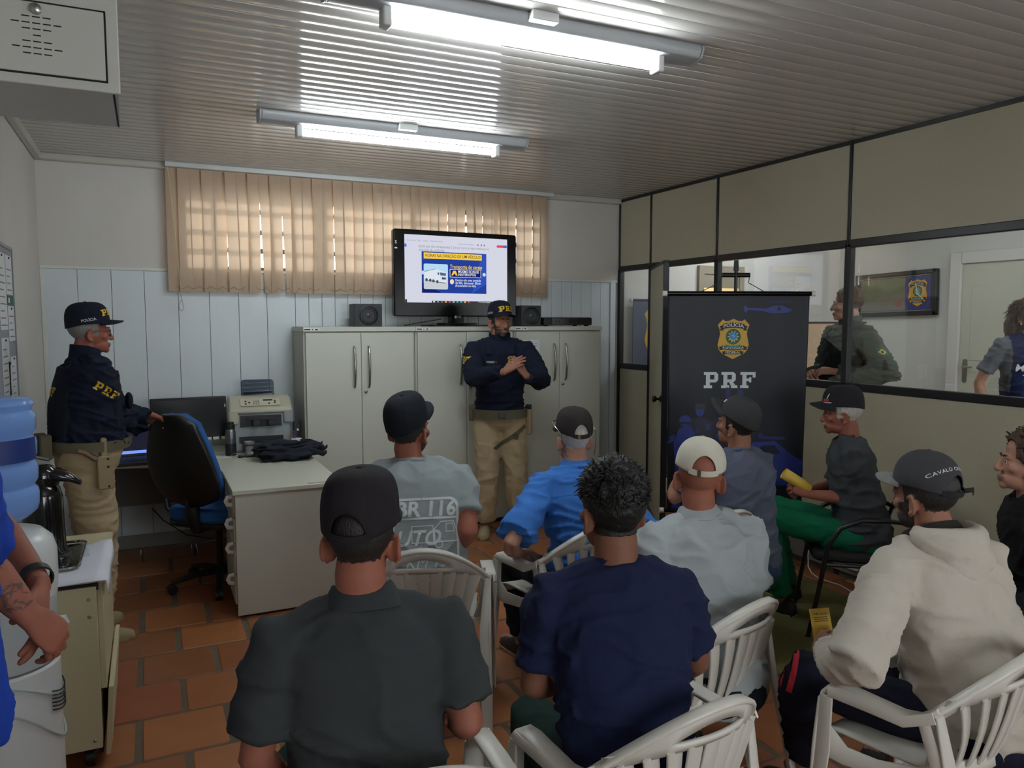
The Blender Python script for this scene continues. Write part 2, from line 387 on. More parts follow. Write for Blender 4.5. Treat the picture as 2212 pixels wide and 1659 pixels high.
# ================================================================== VERTICAL BLIND
bl = thing('vertical_blind', 'beige vertical slat blind covering the wide high window', 'blind', (1.72, YB-.075, 1.88))
mb_ = bpy.data.materials.new('blind_cloth'); mb_.use_nodes = True; nt = mb_.node_tree; nt.nodes.remove(nt.nodes['Principled BSDF'])
d_ = nt.nodes.new('ShaderNodeBsdfDiffuse'); t_ = nt.nodes.new('ShaderNodeBsdfTranslucent'); mx_ = nt.nodes.new('ShaderNodeMixShader')
tc = nt.nodes.new('ShaderNodeTexCoord'); mp = nt.nodes.new('ShaderNodeMapping'); mp.inputs['Scale'].default_value = (60, 60, 160); nz = nt.nodes.new('ShaderNodeTexNoise'); nz.inputs['Scale'].default_value = 4
rp = nt.nodes.new('ShaderNodeValToRGB'); rp.color_ramp.elements[0].color = (*lin((188, 162, 138)), 1); rp.color_ramp.elements[1].color = (*lin((208, 186, 164)), 1)
nt.links.new(tc.outputs['Object'], mp.inputs[0]); nt.links.new(mp.outputs[0], nz.inputs['Vector']); nt.links.new(nz.outputs[0], rp.inputs[0])
nt.links.new(rp.outputs[0], d_.inputs[0]); nt.links.new(rp.outputs[0], t_.inputs[0]); mx_.inputs[0].default_value = .25
nt.links.new(d_.outputs[0], mx_.inputs[1]); nt.links.new(t_.outputs[0], mx_.inputs[2]); nt.links.new(mx_.outputs[0], nt.nodes['Material Output'].inputs[0])
railm = mat('blind_rail', (206, 208, 206), .35)
MB().box(-1.575, 1.575, -.03, .03, ZC-.035-1.88, ZC-1.88).build('head_rail', railm, bl, bevel=.004)
sx = np.arange(-1.53, 1.55, .0795)
gaps = {5: .5, 8: .9, 10: 1.0, 6: .35, 29: 1.0, 32: .9, 15: .3}
for i, x in enumerate(sx):
    w2 = .0455; tilt = random.uniform(-.08, .05)+.20; bow = random.uniform(.003, .006); sw = random.uniform(-.004, .004)
    if i in gaps: sw += .030*gaps[i]
    v = []
    H0 = ZC-.04-1.88
    for z in (0, .12, .3, .6, H0):
        for q in (-1, -.5, 0, .5, 1):
            k = 1-z/H0
            v.append((x+q*w2*math.cos(tilt)+sw*k+(.006*gaps.get(i, 0)*k), q*w2*math.sin(tilt)+bow*(q*q)-.012*(i % 2), z))
    f = [(r*5+c, r*5+c+1, (r+1)*5+c+1, (r+1)*5+c) for r in range(4) for c in range(4)]
    MB().add(v, f).build('slat', mb_, bl, smooth=180)
chainm = mat('blind_chain', (120, 100, 70), .6)
for i in range(len(sx)-1):
    a, b = sx[i], sx[i+1]
    if i % 7 == 6: continue
    sag = .02 if i not in (8, 10) else .045
    MB().tube([(a, -.02, .04), ((a*.75+b*.25), -.024, .04-sag*.75), ((a+b)/2, -.024, .04-sag), ((a*.25+b*.75), -.024, .04-sag*.75), (b, -.02, .04)], .0013, 5).build('bottom_chain', chainm, bl)
MB().tube([(-1.56, -.04, ZC-1.92), (-1.53, -.05, .5), (-1.50, -.05, .05), (-1.495, -.05, -.06), (-1.515, -.05, -.10), (-1.51, -.05, -.135), (-1.495, -.05, -.14), (-1.483, -.05, -.12), (-1.492, -.05, -.06)], .003, 6).build('pull_cord', mat('cord_cream', (200, 186, 156), .7), bl)
# ================================================================== STORAGE CABINETS
cabm = mat('cabinet_laminate', (196, 198, 186), .42, bump=.05, bscale=300, var=.02, vscale=60)
cab_in = mat('cabinet_side', (176, 176, 164), .5)
steel = mat('brushed_steel', (168, 168, 166), .28, 1.)
CX = [1.015, 1.868, 2.72, 3.565]
labs = ['left grey storage cupboard beside the desk with two long bow handles', 'middle grey storage cupboard under the television, behind the speaking officer', 'right grey storage cupboard under the black receiver, sheet of paper on its door']
CF = 5.68
for k in range(3):
    x0, x1 = CX[k]+.002, CX[k+1]-.002; c = (x0+x1)/2
    t = thing('storage_cupboard', labs[k], 'cupboard', (c, (CF+6.14)/2, 0), 0, 'storage cupboards along the back wall')
    hw = (x1-x0)/2; dy = (6.14-CF)/2
    MB().box(-hw, hw, -dy+.02, dy, .03, 1.585).build('body', cab_in, t, bevel=.002)
    MB().box(-hw-.001, hw+.001, -dy-.004, dy, 1.587, 1.622).build('top_panel', cabm, t, bevel=.002)
    MB().box(-hw+.02, hw-.02, -dy+.03, dy-.03, 0, .03).build('plinth', mat('dark_plinth', (40, 40, 40), .7), t)
    for s in (-1, 1):
        xa, xb = (-hw+.016, -.002) if s < 0 else (.002, hw-.016)
        dr = MB().box(xa, xb, -dy, -dy+.018, .04, 1.577).build('door', cabm, t, bevel=.0015)
        hx_ = s*.055-(.0)
        MB().tube([(hx_, -dy-.002, 1.475), (hx_, -dy-.02, 1.46), (hx_+.004*s*0, -dy-.034, 1.36), (hx_, -dy-.034, 1.28), (hx_, -dy-.02, 1.18), (hx_, -dy-.002, 1.165)], [.007, .008, .009, .009, .008, .007], 10).build('handle', steel, dr)
        if s > 0:
            MB().lathe([(0, 0), (.012, 0), (.012, .012), (.007, .016), (0, .016)], 16, M=frame((.03, -dy, 1.135), (1, 0, 0), (0, 0, 1))).build('lock', steel, dr)
    st = MB().box(-hw+.0, -hw+.115, -dy-.0055, -dy-.004, 1.594, 1.612).build('sticker', mat('sticker_white', (226, 226, 224), .5), t)
    for a, b in ((.006, .05), (.062, .07), (.084, .104)): MB().box(-hw+a, -hw+b, -dy-.006, -dy-.005, 1.599, 1.607).build('sticker_print', mat('print_dark', (40, 42, 46), .6), st)
# paper on the right cupboard (the code on it is left out)
pap = thing('notice_sheet', 'white printed sheet taped to the right cupboard door', 'paper', (2.86, CF-.003, 1.34))
MB().box(-.09, .09, -.001, .001, -.15, .17).build('sheet', mat('paper_white', (222, 224, 226), .7), pap)
for i in range(3): MB().box(-.07, .075-.02*(i == 2), -.002, -.0012, .135-.012*i, .138-.012*i).build('text_line', mat('print_grey', (120, 122, 128), .7), pap)
MB().box(-.09, -.072, -.002, -.0012, .14, .17).build('corner_mark', mat('print_dark', (40, 42, 46), .6), pap)
# ================================================================== TELEVISION
TV = thing('television', 'large black flat television showing a slide about driving hours', 'television', (2.275, 5.85, 1.622), R_(2))
blk = mat('gloss_black', (8, 9, 11), .22, spec=.35); blk2 = mat('matt_black', (20, 21, 23), .5)
MB().prism(rrect(1.075, .68, .02), -.03, .03, M=frame((0, 0, .42), (1, 0, 0), (0, 0, 1))).build('casing', blk, TV, bevel=.008)
MB().prism([(-.28, -.2), (.28, -.2), (.34, .2), (-.34, .2)], -.09, -.025, M=frame((0, 0, .42), (1, 0, 0), (0, 0, 1))).build('rear_cover', blk2, TV, bevel=.02)
MB().box(-.06, .06, -.02, .04, .02, .12).build('stand_neck', blk, TV, bevel=.006)
MB().prism([(-.14, -.10), (.14, -.10), (.14, .08), (-.14, .08)], .006, .028).build('stand_block', blk, TV, bevel=.006)
MB().prism(rrect(.56, .26, .06), 0, .012).build('stand_base', blk, TV, bevel=.004)
S0 = .455; SW, SH = .90, .53
def scr(px, py):   # slide pixel (photo crop of the screen, 0..1) -> screen metres
    return ((px-.5)*SW, (.5-py)*SH)
TM = frame((0, -.031, S0), (1, 0, 0), (0, 0, 1))
scrn = flat(polys2d([[(-SW/2, -SH/2), (SW/2, -SH/2), (SW/2, SH/2), (-SW/2, SH/2)]]), 'screen', emit_mat('screen_pale', (206, 208, 222), 1.0), TV, TM)
def srect(name, x0, y0, x1, y1, m, lift, r=0):
    a = scr(x0, y1); b = scr(x1, y0)
    if r: return flat(polys2d([rrect(b[0]-a[0], b[1]-a[1], r, 4, (a[0]+b[0])/2, (a[1]+b[1])/2)]), name, m, scrn, TM, lift)
    return flat(polys2d([[a, (b[0], a[1]), b, (a[0], b[1])]]), name, m, scrn, TM, lift)
def stext(s, x, y, size, m, bold=0., align='LEFT', lift=.003, width=None):
    v, f = text2d(s, size, bold, align)
    if width:
        xs_ = [p[0] for p in v]; k = width*SW/(max(xs_)-min(xs_)); v = [(p[0]*k, p[1]) for p in v]
    cx, cy = scr(x, y); return flat(([(p[0]+cx, p[1]+cy) for p in v], f), 'screen_text', m, scrn, TM, lift)
eb = emit_mat('slide_blue', (34, 62, 150), 1.); ey = emit_mat('slide_yellow', (240, 200, 70), 1.); ew = emit_mat('slide_white', (235, 238, 245), 1.); ed = emit_mat('slide_dark', (52, 50, 60), 1.); eg = emit_mat('slide_grey', (140, 142, 160), 1.)
enavy = emit_mat('slide_navy', (24, 30, 100), 1.); ered = emit_mat('slide_red', (226, 70, 90), 1.); esky = emit_mat('slide_sky', (176, 212, 236), 1.); eroad = emit_mat('slide_road', (196, 200, 204), 1.); etruck = emit_mat('slide_truck', (216, 222, 230), 1.); egl = emit_mat('slide_windscreen', (70, 104, 140), 1.); ecy = emit_mat('slide_cyan', (60, 190, 200), 1.)
srect('slide', .157, .24, .785, .855, eb, .001)
for p, m in (([(.157, .855), (.35, .855), (.157, .70)], enavy), ([(.64, .855), (.785, .70), (.785, .24), (.74, .24)], emit_mat('slide_blue_light', (46, 80, 176), 1.))): flat(polys2d([[scr(*q) for q in p]]), 'slide_shade', m, scrn, TM, .0015)
srect('slide_banner', .176, .255, .738, .345, ey, .002)
stext('HORAS NA DIREÇÃO DE UM VEÍCULO', .188, .30, .034, ed, .006, width=.535)
srect('slide_photo', .175, .42, .405, .80, esky, .002, .012)
flat(polys2d([[scr(.177, .66), scr(.403, .69), scr(.403, .79), scr(.177, .79)]]), 'slide_road', eroad, scrn, TM, .0025)
flat(polys2d([[scr(.18, .535), scr(.285, .495), scr(.285, .665), scr(.18, .655)], [scr(.285, .495), scr(.36, .53), scr(.392, .55), scr(.392, .69), scr(.285, .70)]]), 'slide_lorry', etruck, scrn, TM, .003)
flat(polys2d([[scr(.325, .545), scr(.385, .555), scr(.385, .595), scr(.332, .59)], [scr(.305, .545), scr(.32, .55), scr(.32, .585), scr(.305, .58)]]), 'slide_windscreen', egl, scrn, TM, .0035)
flat(polys2d([[scr(.18, .535), scr(.285, .492), scr(.285, .498), scr(.18, .542)], [scr(.345, .615), scr(.385, .62), scr(.385, .65), scr(.345, .65)]] + [[(scr(cx, cy)[0]+.011*math.cos(a*.63), scr(cx, cy)[1]+.013*math.sin(a*.63)) for a in range(10)] for cx, cy in ((.265, .675), (.302, .685), (.235, .665), (.20, .66))]+[[scr(.19, .665), scr(.38, .70), scr(.38, .71), scr(.19, .672)]]), 'slide_lorry_detail', emit_mat('slide_shadow', (70, 80, 100), 1.), scrn, TM, .0036)
stext('Transporte de cargas', .425, .455, .042, ey, .010, width=.315)
srect('slide_box_outline', .423, .49, .73, .612, ew, .002); srect('slide_box', .427, .496, .726, .606, enavy, .0025)
stext('MÁXIMO DE 05H30', .503, .527, .030, ew, .008, width=.205); stext('ININTERRUPTAS', .503, .572, .030, ew, .008, width=.175)
flat(polys2d([[scr(.438, .585), scr(.455, .515), scr(.482, .515), scr(.497, .585), (scr(.482, .585)), scr(.468, .55), scr(.452, .585)]]), 'slide_road_icon', ey, scrn, TM, .003)
stext('Dentro de uma jornada', .475, .655, .027, ew, .004, width=.252); stext('de 06h, descansar 30min', .475, .697, .027, ew, .004, width=.252); stext('(fracionados ou não)', .475, .738, .027, ew, .004, width=.20)
flat(polys2d([circ(.018, 14, *scr(.443, .68), 1.15)]), 'slide_clock_icon', emit_mat('slide_peach', (238, 210, 190), 1.), scrn, TM, .003)
flat(polys2d([circ(.015, 14, *scr(.762, .56)), circ(.015, 14, *scr(.167, .555))]), 'slide_arrow_button', emit_mat('slide_pale_blue', (190, 210, 240), 1.), scrn, TM, .003)
stext('desde que não ultrapassadas 5 (cinco) horas e meia contínuas no', .13, .165, .030, eg, .003, width=.68); stext('exercício da condução.', .13, .217, .030, eg, .003, width=.245)
for x, wd, s in ((.02, .085, 'Todas as ferramentas'), (.12, .03, 'Editar'), (.17, .05, 'Converter'), (.24, .12, 'Assinar eletronicamente'), (.51, .145, 'Localizar texto ou ferramentas')): stext(s, x, .085 if x < .5 else .108, .016, eg, .003, width=wd)
for x in (.70, .735, .765): flat(polys2d([circ(.008, 10, *scr(x, .11))]), 'toolbar_icon', eg, scrn, TM, .003)
srect('share_button', .89, .095, .995, .135, ered, .003, .008); srect('share_button_end', .955, .095, .995, .135, emit_mat('slide_violet', (90, 90, 200), 1.), .0032)
srect('side_tab', .0, .14, .018, .185, emit_mat('slide_tab_blue', (50, 110, 220), 1.), .003)
srect('taskbar', .25, .972, 1.0, 1.0, ed, .002); srect('taskbar_corner', 0, .955, .018, 1.0, ed, .002)
for i, m in enumerate((ew, ecy, ered, ey, ered, esky, ecy, ecy, ey, ered)): srect('taskbar_icon', .262+i*.0375, .976, .278+i*.0375, .996, m, .003)
stext('17°C Pred. nublado', .70, .986, .014, ew, .004, width=.12)
flat(polys2d([circ(.011, 16, -.02, -.378+.0)]), 'maker_mark', mat('print_silver', (150, 152, 156), .4), TV, TM, .002)
flat(([(x+.012, y-.378) for x, y in text2d('LG', .026, .01)[0]], text2d('LG', .026, .01)[1]), 'maker_letters', mat('print_silver', (150, 152, 156), .4), TV, TM, .002)
flat(([(x-.52, y+.20) for x, y in text2d('S', .034, .014)[0]], text2d('S', .034, .014)[1]), 'corner_letter', mat('print_white', (225, 228, 230), .5), TV, TM, .002)
flat(polys2d([[(x-.52, y+.155) for x, y in ((-.012, -.004), (.012, -.004), (.010, .004), (0, .008), (-.010, .004))]]), 'corner_sticker', mat('print_white', (225, 228, 230), .5), TV, TM, .002)
MB().tube([(-.12, .03, .06), (-.3, .06, .03), (-.42, .08, .008)], .004, 6).build('power_lead', blk2, TV)
# ---- loudspeakers and receiver on the cupboards
def speaker(label, x, w_, h_, rz=0):
    t = thing('loudspeaker', label, 'speaker', (x, 5.88, 1.622), rz, 'loudspeakers beside the television')
    MB().box(-w_/2, w_/2, -.09, .09, 0, h_).build('case', mat('speaker_case', (44, 46, 49), .55), t, bevel=.004)
    fx = .0
    M = frame((fx, -.09, h_*.5), (1, 0, 0), (0, 0, 1))
    MB().lathe([(.075, 0), (.075, .006), (.068, .008), (.062, .002), (.052, .003), (.03, -.012), (.0, -.014)], 28, M=M, cap=False).build('cone', mat('speaker_rubber', (24, 25, 27), .45), t)
    MB().lathe([(.022, -.012), (.018, .0), (.008, .006), (.0, .007)], 18, M=M, cap=False).build('dust_cap', mat('speaker_cap', (70, 70, 74), .25), t)
    return t
speaker('dark grey loudspeaker to the left of the television', 1.53, .215, .175)
speaker('dark grey loudspeaker between the television and the black receiver', 2.93, .185, .175)
t = thing('receiver', 'low black receiver box lying on the right cupboard', 'receiver', (3.275, 5.9, 1.622))
MB().box(-.235, .235, -.13, .13, .008, .075).build('case', blk2, t, bevel=.004)
MB().box(-.16, .235, -.137, -.128, .012, .068).build('front_panel', mat('receiver_face', (34, 34, 38), .3), t, bevel=.002)
for x in (-.12, -.09): MB().box(x-.009, x+.009, -.14, -.136, .03, .05).build('socket', mat('black_metal', (22, 22, 24), .3), t)
for x in (.02, .06, .1): MB().lathe([(0, 0), (.012, 0), (.012, .008), (0, .008)], 14, M=frame((x, -.137, .04), (1, 0, 0), (0, 0, 1))).build('knob', mat('black_metal', (22, 22, 24), .3), t)
for x in (-.2, .2):
    for y in (-.1, .1): MB().box(x-.015, x+.015, y-.015, y+.015, 0, .01).build('foot', blk2, t)
# ================================================================== CORNER DESK
DZ = .73
deskm = mat('desk_laminate', (206, 206, 190), .38, var=.02, vscale=60); desk_s = mat('desk_side', (192, 190, 178), .45, var=.03, vscale=80)
dk = thing('corner_desk', 'pale L-shaped corner desk in front of the white boards', 'desk', (.4, 5.4, 0))
dx, dy0 = -.4, -5.4
outline = [(-.30, 6.12), (-.30, 5.56), (.02, 5.47), (.20, 5.40), (.31, 5.30), (.365, 5.18), (.385, 5.02), (.385, 4.40), (.995, 4.40), (.995, 6.12)]
MB().prism([(x+dx, y+dy0) for x, y in outline], DZ-.026, DZ).build('worktop', deskm, dk, bevel=.004)
MB().box(.40+dx, .985+dx, 4.415+dy0, 4.437+dy0, .015, DZ-.026).build('end_panel', desk_s, dk, bevel=.002)
MB().box(.405+dx, .43+dx, 4.45+dy0, 4.47+dy0, 0, .03).build('foot', blk2, dk)
MB().box(.50+dx, .55+dx, 4.418+dy0, 4.435+dy0, 0, .02).build('foot', blk2, dk)
MB().box(.965+dx, .985+dx, 4.44+dy0, 5.6+dy0, .30, DZ-.026).build('modesty_panel', desk_s, dk)
MB().box(-.28+dx, .96+dx, 6.05+dy0, 6.07+dy0, .34, DZ-.026).build('modesty_panel', mat('modesty_grey', (120, 118, 112), .5), dk)
MB().box(-.29+dx, -.265+dx, 5.56+dy0, 6.11+dy0, .0, DZ-.026).build('side_panel', desk_s, dk)
MB().lathe([(.0, 0), (.075, 0), (.075, .003), (.0, .003)], 28, M=frame((.93+dx, 4.415+dy0, .575), (1, 0, 0), (0, 0, 1))).build('cable_cover', desk_s, dk, bevel=.001)
MB().lathe([(.0, 0), (.012, 0), (.012, .002), (.0, .002)], 12, M=frame((.885+dx, 4.411+dy0, .60), (1, 0, 0), (0, 0, 1))).build('cable_hole', blk2, dk)
MB().box(.80+dx, .93+dx, 4.42+dy0, 4.44+dy0, DZ, DZ+.001).build('scuff_mark', mat('scuff_grey', (140, 138, 128), .6), dk)
un = MB().box(.41+dx, .93+dx, 4.45+dy0, 4.95+dy0, .05, DZ-.03).build('drawer_unit', desk_s, dk)
for i, (a, b) in enumerate(((.07, .24), (.25, .42), (.43, .56), (.57, .69))):
    d = MB().box(.392+dx, .41+dx, 4.455+dy0, 4.945+dy0, a, b).build('drawer', deskm, dk, bevel=.002)
    zc = b-.035
    MB().tube([(.392+dx, 4.50+dy0, zc+.025), (.366+dx, 4.50+dy0, zc+.02), (.358+dx, 4.50+dy0, zc), (.366+dx, 4.50+dy0, zc-.02), (.392+dx, 4.50+dy0, zc-.025)], [(.006, .012)]*5, 8, hint=(0, 1, 0)).build('handle', mat('handle_white', (206, 206, 200), .35), d)
# ---- things on the desk
def scrn_unit(): pass
mon = thing('monitor', 'black widescreen monitor switched off, beside the printer', 'monitor', (.235, 5.74, DZ), R_(4))
MB().box(-.245, .245, -.02, .02, .10, .405).build('casing', blk2, mon, bevel=.006)
MB().box(-.23, .23, -.0225, -.0205, .125, .39).build('screen', mat('screen_off', (22, 25, 27), .22), mon)
MB().box(-.03, .03, .0, .04, .01, .14).build('neck', blk, mon, bevel=.005)
MB().prism(circ(.11, 28, 0, 0, .75), 0, .014).build('base', blk, mon, bevel=.004)
for a, b, m in ((.075, .14, 'label_white'), (.15, .19, 'label_white'), (.205, .245, 'label_green')): MB().box(a, b, -.0225, -.0205, .102, .121).build('sticker', mat(m, (214, 216, 210) if m == 'label_white' else (170, 180, 90), .5), mon)
MB().box(.232, .238, -.0225, -.0205, .33, .35).build('sticker', mat('label_white', (214, 216, 210), .5), mon)
lap = thing('laptop', 'open black laptop with a lit blue-white screen behind the standing officer', 'laptop', (-.10, 5.72, DZ), R_(6))
MB().box(-.17, .17, -.26, -.02, 0, .022).build('keyboard_base', blk2, lap, bevel=.004)
for r in range(4):
    for c in range(12): MB().box(-.15+c*.025, -.15+c*.025+.02, -.2+r*.03, -.2+r*.03+.024, .022, .026).build('key', mat('key_black', (16, 16, 18), .5), lap)
LM = frame((0, .0, .02), (1, 0, 0), (0, .25, .97))
MB().prism([(-.17, 0), (.17, 0), (.17, .22), (-.17, .22)], -.008, .006, M=LM).build('lid', blk2, lap, bevel=.003)
flat(polys2d([[(-.155, .02), (.155, .02), (.155, .205), (-.155, .205)]]), 'screen', emit_mat('laptop_screen', (120, 150, 255), 1.1), lap, LM, .0065)
flat(polys2d([[(-.14, .04), (.14, .04), (.14, .19), (-.14, .19)]]), 'screen_window', emit_mat('laptop_dark', (30, 30, 44), 1.), lap, LM, .007)
t = thing('mouse', 'small black computer mouse on the desk in front of the monitor', 'mouse', (.25, 5.58, DZ), R_(20))
MB().ell((0, 0, .012), (.03, .05, .024)).build('shell', blk2, t, smooth=180); MB().ell((0, .03, .034), (.004, .01, .005)).build('wheel', blk, t)
t = thing('note_paper', 'sheet of white paper lying under the monitor edge', 'paper', (.42, 5.56, DZ), R_(5)); MB().box(-.09, .09, -.04, .04, 0, .0015).build('sheet', mat('paper_white', (222, 224, 226), .7), t)
# printer
pr = thing('printer', 'grey and beige laser printer with paper feeder on the desk', 'printer', (.715, 5.84, DZ), R_(-3))
pg_ = mat('printer_grey', (150, 156, 160), .4); pb_ = mat('printer_beige', (186, 182, 162), .45); pd_ = mat('printer_dark', (38, 40, 44), .4)
MB().loft([[Vector((x, y, z)) for y, z in ((-.17, .0), (.17, 0), (.17, .33), (-.02, .36), (-.17, .28))] for x in (-.2, .2)]).build('body', pg_, pr, bevel=.02)
MB().loft([[Vector((x, y, z)) for y, z in ((-.185, .275), (-.185, .31), (-.06, .385), (.12, .385), (.17, .34), (.1, .33))] for x in (-.215, .215)]).build('scanner_head', pb_, pr, bevel=.015)
for s in (-1, 1): MB().loft([[Vector((s*x, y, z)) for y, z in ((-.185, .20), (-.185, .30), (-.05, .36), (.1, .36), (.1, .22))] for x in (.15, .222)]).build('cheek', pb_ if s < 0 else pg_, pr, bevel=.015)
MB().box(-.14, .14, -.18, -.13, .185, .265).build('output_slot', pd_, pr)
MB().box(-.10, .10, -.215, -.12, .235, .245).build('output_tray', pd_, pr, bevel=.003)
for x in (-.06, .045): MB().box(x, x+.05, -.225, -.17, .195, .235).build('guide', pd_, pr, bevel=.004)
MB().box(-.15, .15, -.176, -.13, .07, .115).build('paper_slot', pd_, pr)
MB().box(-.13, .13, -.26, -.16, .062, .072).build('paper_tray', mat('tray_smoke', (60, 66, 74), .3), pr, bevel=.003)
CMx = frame((0, -.124, .352), (1, 0, 0), (0, .86, .51))
MB().prism(rrect(.27, .085, .01), 0, .004, M=CMx).build('control_panel', mat('panel_beige', (196, 192, 170), .4), pr)
MB().prism([(.02, .012), (.085, .012), (.085, .028), (.02, .028)], .004, .006, M=CMx).build('display', pd_, pr)
for i in range(4):
    for j in range(3): MB().prism([(-.05+j*.016+dx_, -.03+i*.013+dy_) for dx_, dy_ in ((0, 0), (.011, 0), (.011, .008), (0, .008))], .004, .007, M=CMx).build('button', pg_, pr)
for x, y in ((-.1, .01), (-.1, -.02), (-.075, -.005), (.06, -.02), (.1, -.015), (.1, .005)): MB().prism(circ(.007, 10, x, y), .004, .007, M=CMx).build('button', pd_, pr)
FM = frame((0, .09, .36), (1, 0, 0), (0, .3, .95))
MB().prism(rrect(.235, .15, .025, 5, 0, .07), -.003, .003, M=FM).build('feed_tray', glass_mat('smoke_plastic', (.42, .46, .52)), pr)
MB().prism([(-.10, .0), (.10, 0), (.10, .05), (-.10, .05)], .004, .007, M=FM).build('feed_guide', glass_mat('smoke_plastic', (.42, .46, .52)), pr)
t = thing('thermal_bottle', 'steel drinking bottle with black lid and dark pattern, left of the printer', 'bottle', (.49, 5.60, DZ))
MB().lathe([(0, 0), (.034, 0), (.036, .006), (.036, .16), (.030, .185), (.026, .19), (0, .19)], 28).build('flask', mat('flask_steel', (128, 130, 134), .3, .9), t)
MB().lathe([(.0362, .004), (.0366, .006), (.0366, .085), (.0362, .087)], 28, cap=False).build('dark_band', mat('flask_print', (26, 27, 30), .5), t)
MB().lathe([(0, .188), (.031, .188), (.031, .215), (.024, .22), (.024, .235), (0, .237)], 24).build('lid', blk2, t)
t = thing('plastic_cup', 'small translucent plastic cup in front of the printer', 'cup', (.615, 5.62, DZ))
MB().lathe([(.025, 0), (.036, .085), (.037, .088), (.035, .086), (.024, .003), (0, .003)], 24, cap=False).build('cup', mat('cup_frost', (205, 208, 205), .3, trans=.5), t)
t = thing('smartphone', 'black phone lying flat in front of the cup', 'phone', (.60, 5.50, DZ), R_(80))
MB().prism(rrect(.075, .15, .01), 0, .009).build('body', blk, t, bevel=.002); MB().prism(rrect(.068, .138, .006), .009, .0095).build('screen', mat('screen_off', (22, 25, 27), .22), t)
t = thing('eyeglasses', 'folded wire glasses lying on the desk', 'glasses', (.53, 5.47, DZ), R_(10))
for s in (-1, 1):
    MB().tube([(s*.03+.022*math.cos(a*.7), -.01, .02+.018*math.sin(a*.7)) for a in range(10)], .0015, 5).build('rim', steel, t)
    MB().tube([(s*.055, -.01, .025), (s*.05, .03, .012), (-s*.02, .05, .004)], .0015, 5).build('temple', steel, t)
MB().tube([(-.01, -.01, .024), (.01, -.01, .024)], .0015, 5).build('bridge', steel, t)
# folded tactical vest
def lump(seed, R, n=26, m=14, amp=.25):
    rnd = np.random.RandomState(seed); ks = rnd.randn(7, 3)*6; ph = rnd.rand(7)*6.28
    b = MB(); b.ell((0, 0, 0), (1, 1, 1), n=n, m=m); v = []
    for p in b.v:
        d = 1+amp*sum(math.sin(float(np.dot(ks[i], p))+ph[i]) for i in range(7))/3.0
        v.append((p[0]*R[0]*d, p[1]*R[1]*d, max(-R[2]*.8, p[2]*R[2]*d)))
    b.v = v; return b
nav = mat('navy_cloth', (24, 29, 44), .85, bump=.5, bscale=300, var=.2, vscale=30)
vt = thing('folded_vest', 'dark navy vest folded in a heap on the desk corner', 'vest', (.84, 5.30, DZ), R_(8))
def shift(b, d): b.v = [(x+d[0], y+d[1], z+d[2]) for x, y, z in b.v]; return b
shift(lump(3, (.20, .15, .055)), (0, 0, .044)).build('body', nav, vt, smooth=180)
shift(lump(5, (.16, .11, .04)), (-.05, .03, .085)).build('fold', nav, vt, smooth=180)
shift(lump(8, (.09, .07, .03)), (.13, -.02, .07)).build('fold', nav, vt, smooth=180)
shift(lump(9, (.06, .06, .045)), (-.17, .05, .06)).build('collar', nav, vt, smooth=180)
for i, (x, y, z, l) in enumerate(((.19, -.05, .06, .08), (.18, .0, .08, .07), (.16, -.1, .03, .09))): MB().tube([(x-.1, y+.02, z+.03), (x-.04, y, z+.03), (x+l*.4, y-.02, z), (x+l*.7, y, z+.012)], [(.016, .004)]*4, 8).build('strap', nav, vt)
t = thing('pen_holder', 'white pen holder with pens on the desk against the cupboard', 'pen holder', (.93, 5.56, DZ))
MB().box(-.035, .035, -.03, .03, 0, .10).build('box', mat('holder_plastic', (225, 228, 226), .4), t, bevel=.004)
for i, (x, y, tx, c) in enumerate(((-.015, 0, -.01, (205, 70, 40)), (.01, .005, .006, (30, 30, 34)), (.0, -.01, -.02, (60, 90, 160)), (.02, 0, .012, (30, 30, 34)))):
    MB().tube([(x, y, .05), (x+tx, y, .155)], .0045, 8).build('pen', mat('pen_%d' % i, c, .4), t); 
MB().ell((.012, .005, .158), (.009, .009, .009)).build('pen_end', mat('holder_plastic', (225, 228, 226), .4), t)
t = thing('telephone_handset', 'black cordless handset standing between printer and cupboard', 'phone', (.975, 5.78, DZ)); MB().prism(rrect(.055, .19, .02, 5, 0, .1), -.016, .016, M=frame((0, 0, 0), (1, 0, 0), (0, .15, .98))).build('handset', blk2, t, bevel=.006); MB().box(-.022, .022, -.05, .05, 0, .03).build('cradle', blk2, t, bevel=.006)
# cables under the desk
t = tag(MB().tube([(-.02, 6.0, .32), (.05, 6.02, .22), (.2, 6.0, .1), (.38, 5.98, .05), (.46, 5.95, .1), (.5, 5.9, .2)], .004, 6).build('power_cable', blk2), 'thin black cable hanging under the desk along the boards', 'cable')
# ================================================================== OFFICE CHAIR
bluef = mat('blue_upholstery', (28, 84, 148), .85, bump=.3, bscale=300); shell = mat('chair_shell', (22, 22, 23), .42)
oc = thing('office_chair', 'blue upholstered swivel chair with black shell under the standing officer’s hand', 'chair', (.36, 5.06, 0), R_(-42))
MB().lathe([(0, .07), (.035, .07), (.035, .11), (.025, .12), (.025, .40), (0, .40)], 16).build('column', shell, oc)
for i in range(5):
    a = R_(72*i+18); c, s = math.cos(a), math.sin(a)
    lg = MB().tube([(0, 0, .10), (.15*c, .15*s, .095), (.29*c, .29*s, .07)], [(.026, .032), (.02, .026), (.014, .02)], 10).build('base_leg', shell, oc)
    MB().lathe([(0, -.022), (.03, -.022), (.03, -.004), (.02, -.003), (.02, .003), (.03, .004), (.03, .022), (0, .022)], 16, M=frame((.29*c, .29*s, .03), (0, 0, 1), (c, s, 0))).build('castor', shell, lg)
MB().box(-.12, .12, -.12, .12, .40, .425).build('mechanism', shell, oc, bevel=.01)
MB().prism(rrect(.48, .46, .12), .42, .455).build('seat_pan', shell, oc, bevel=.01)
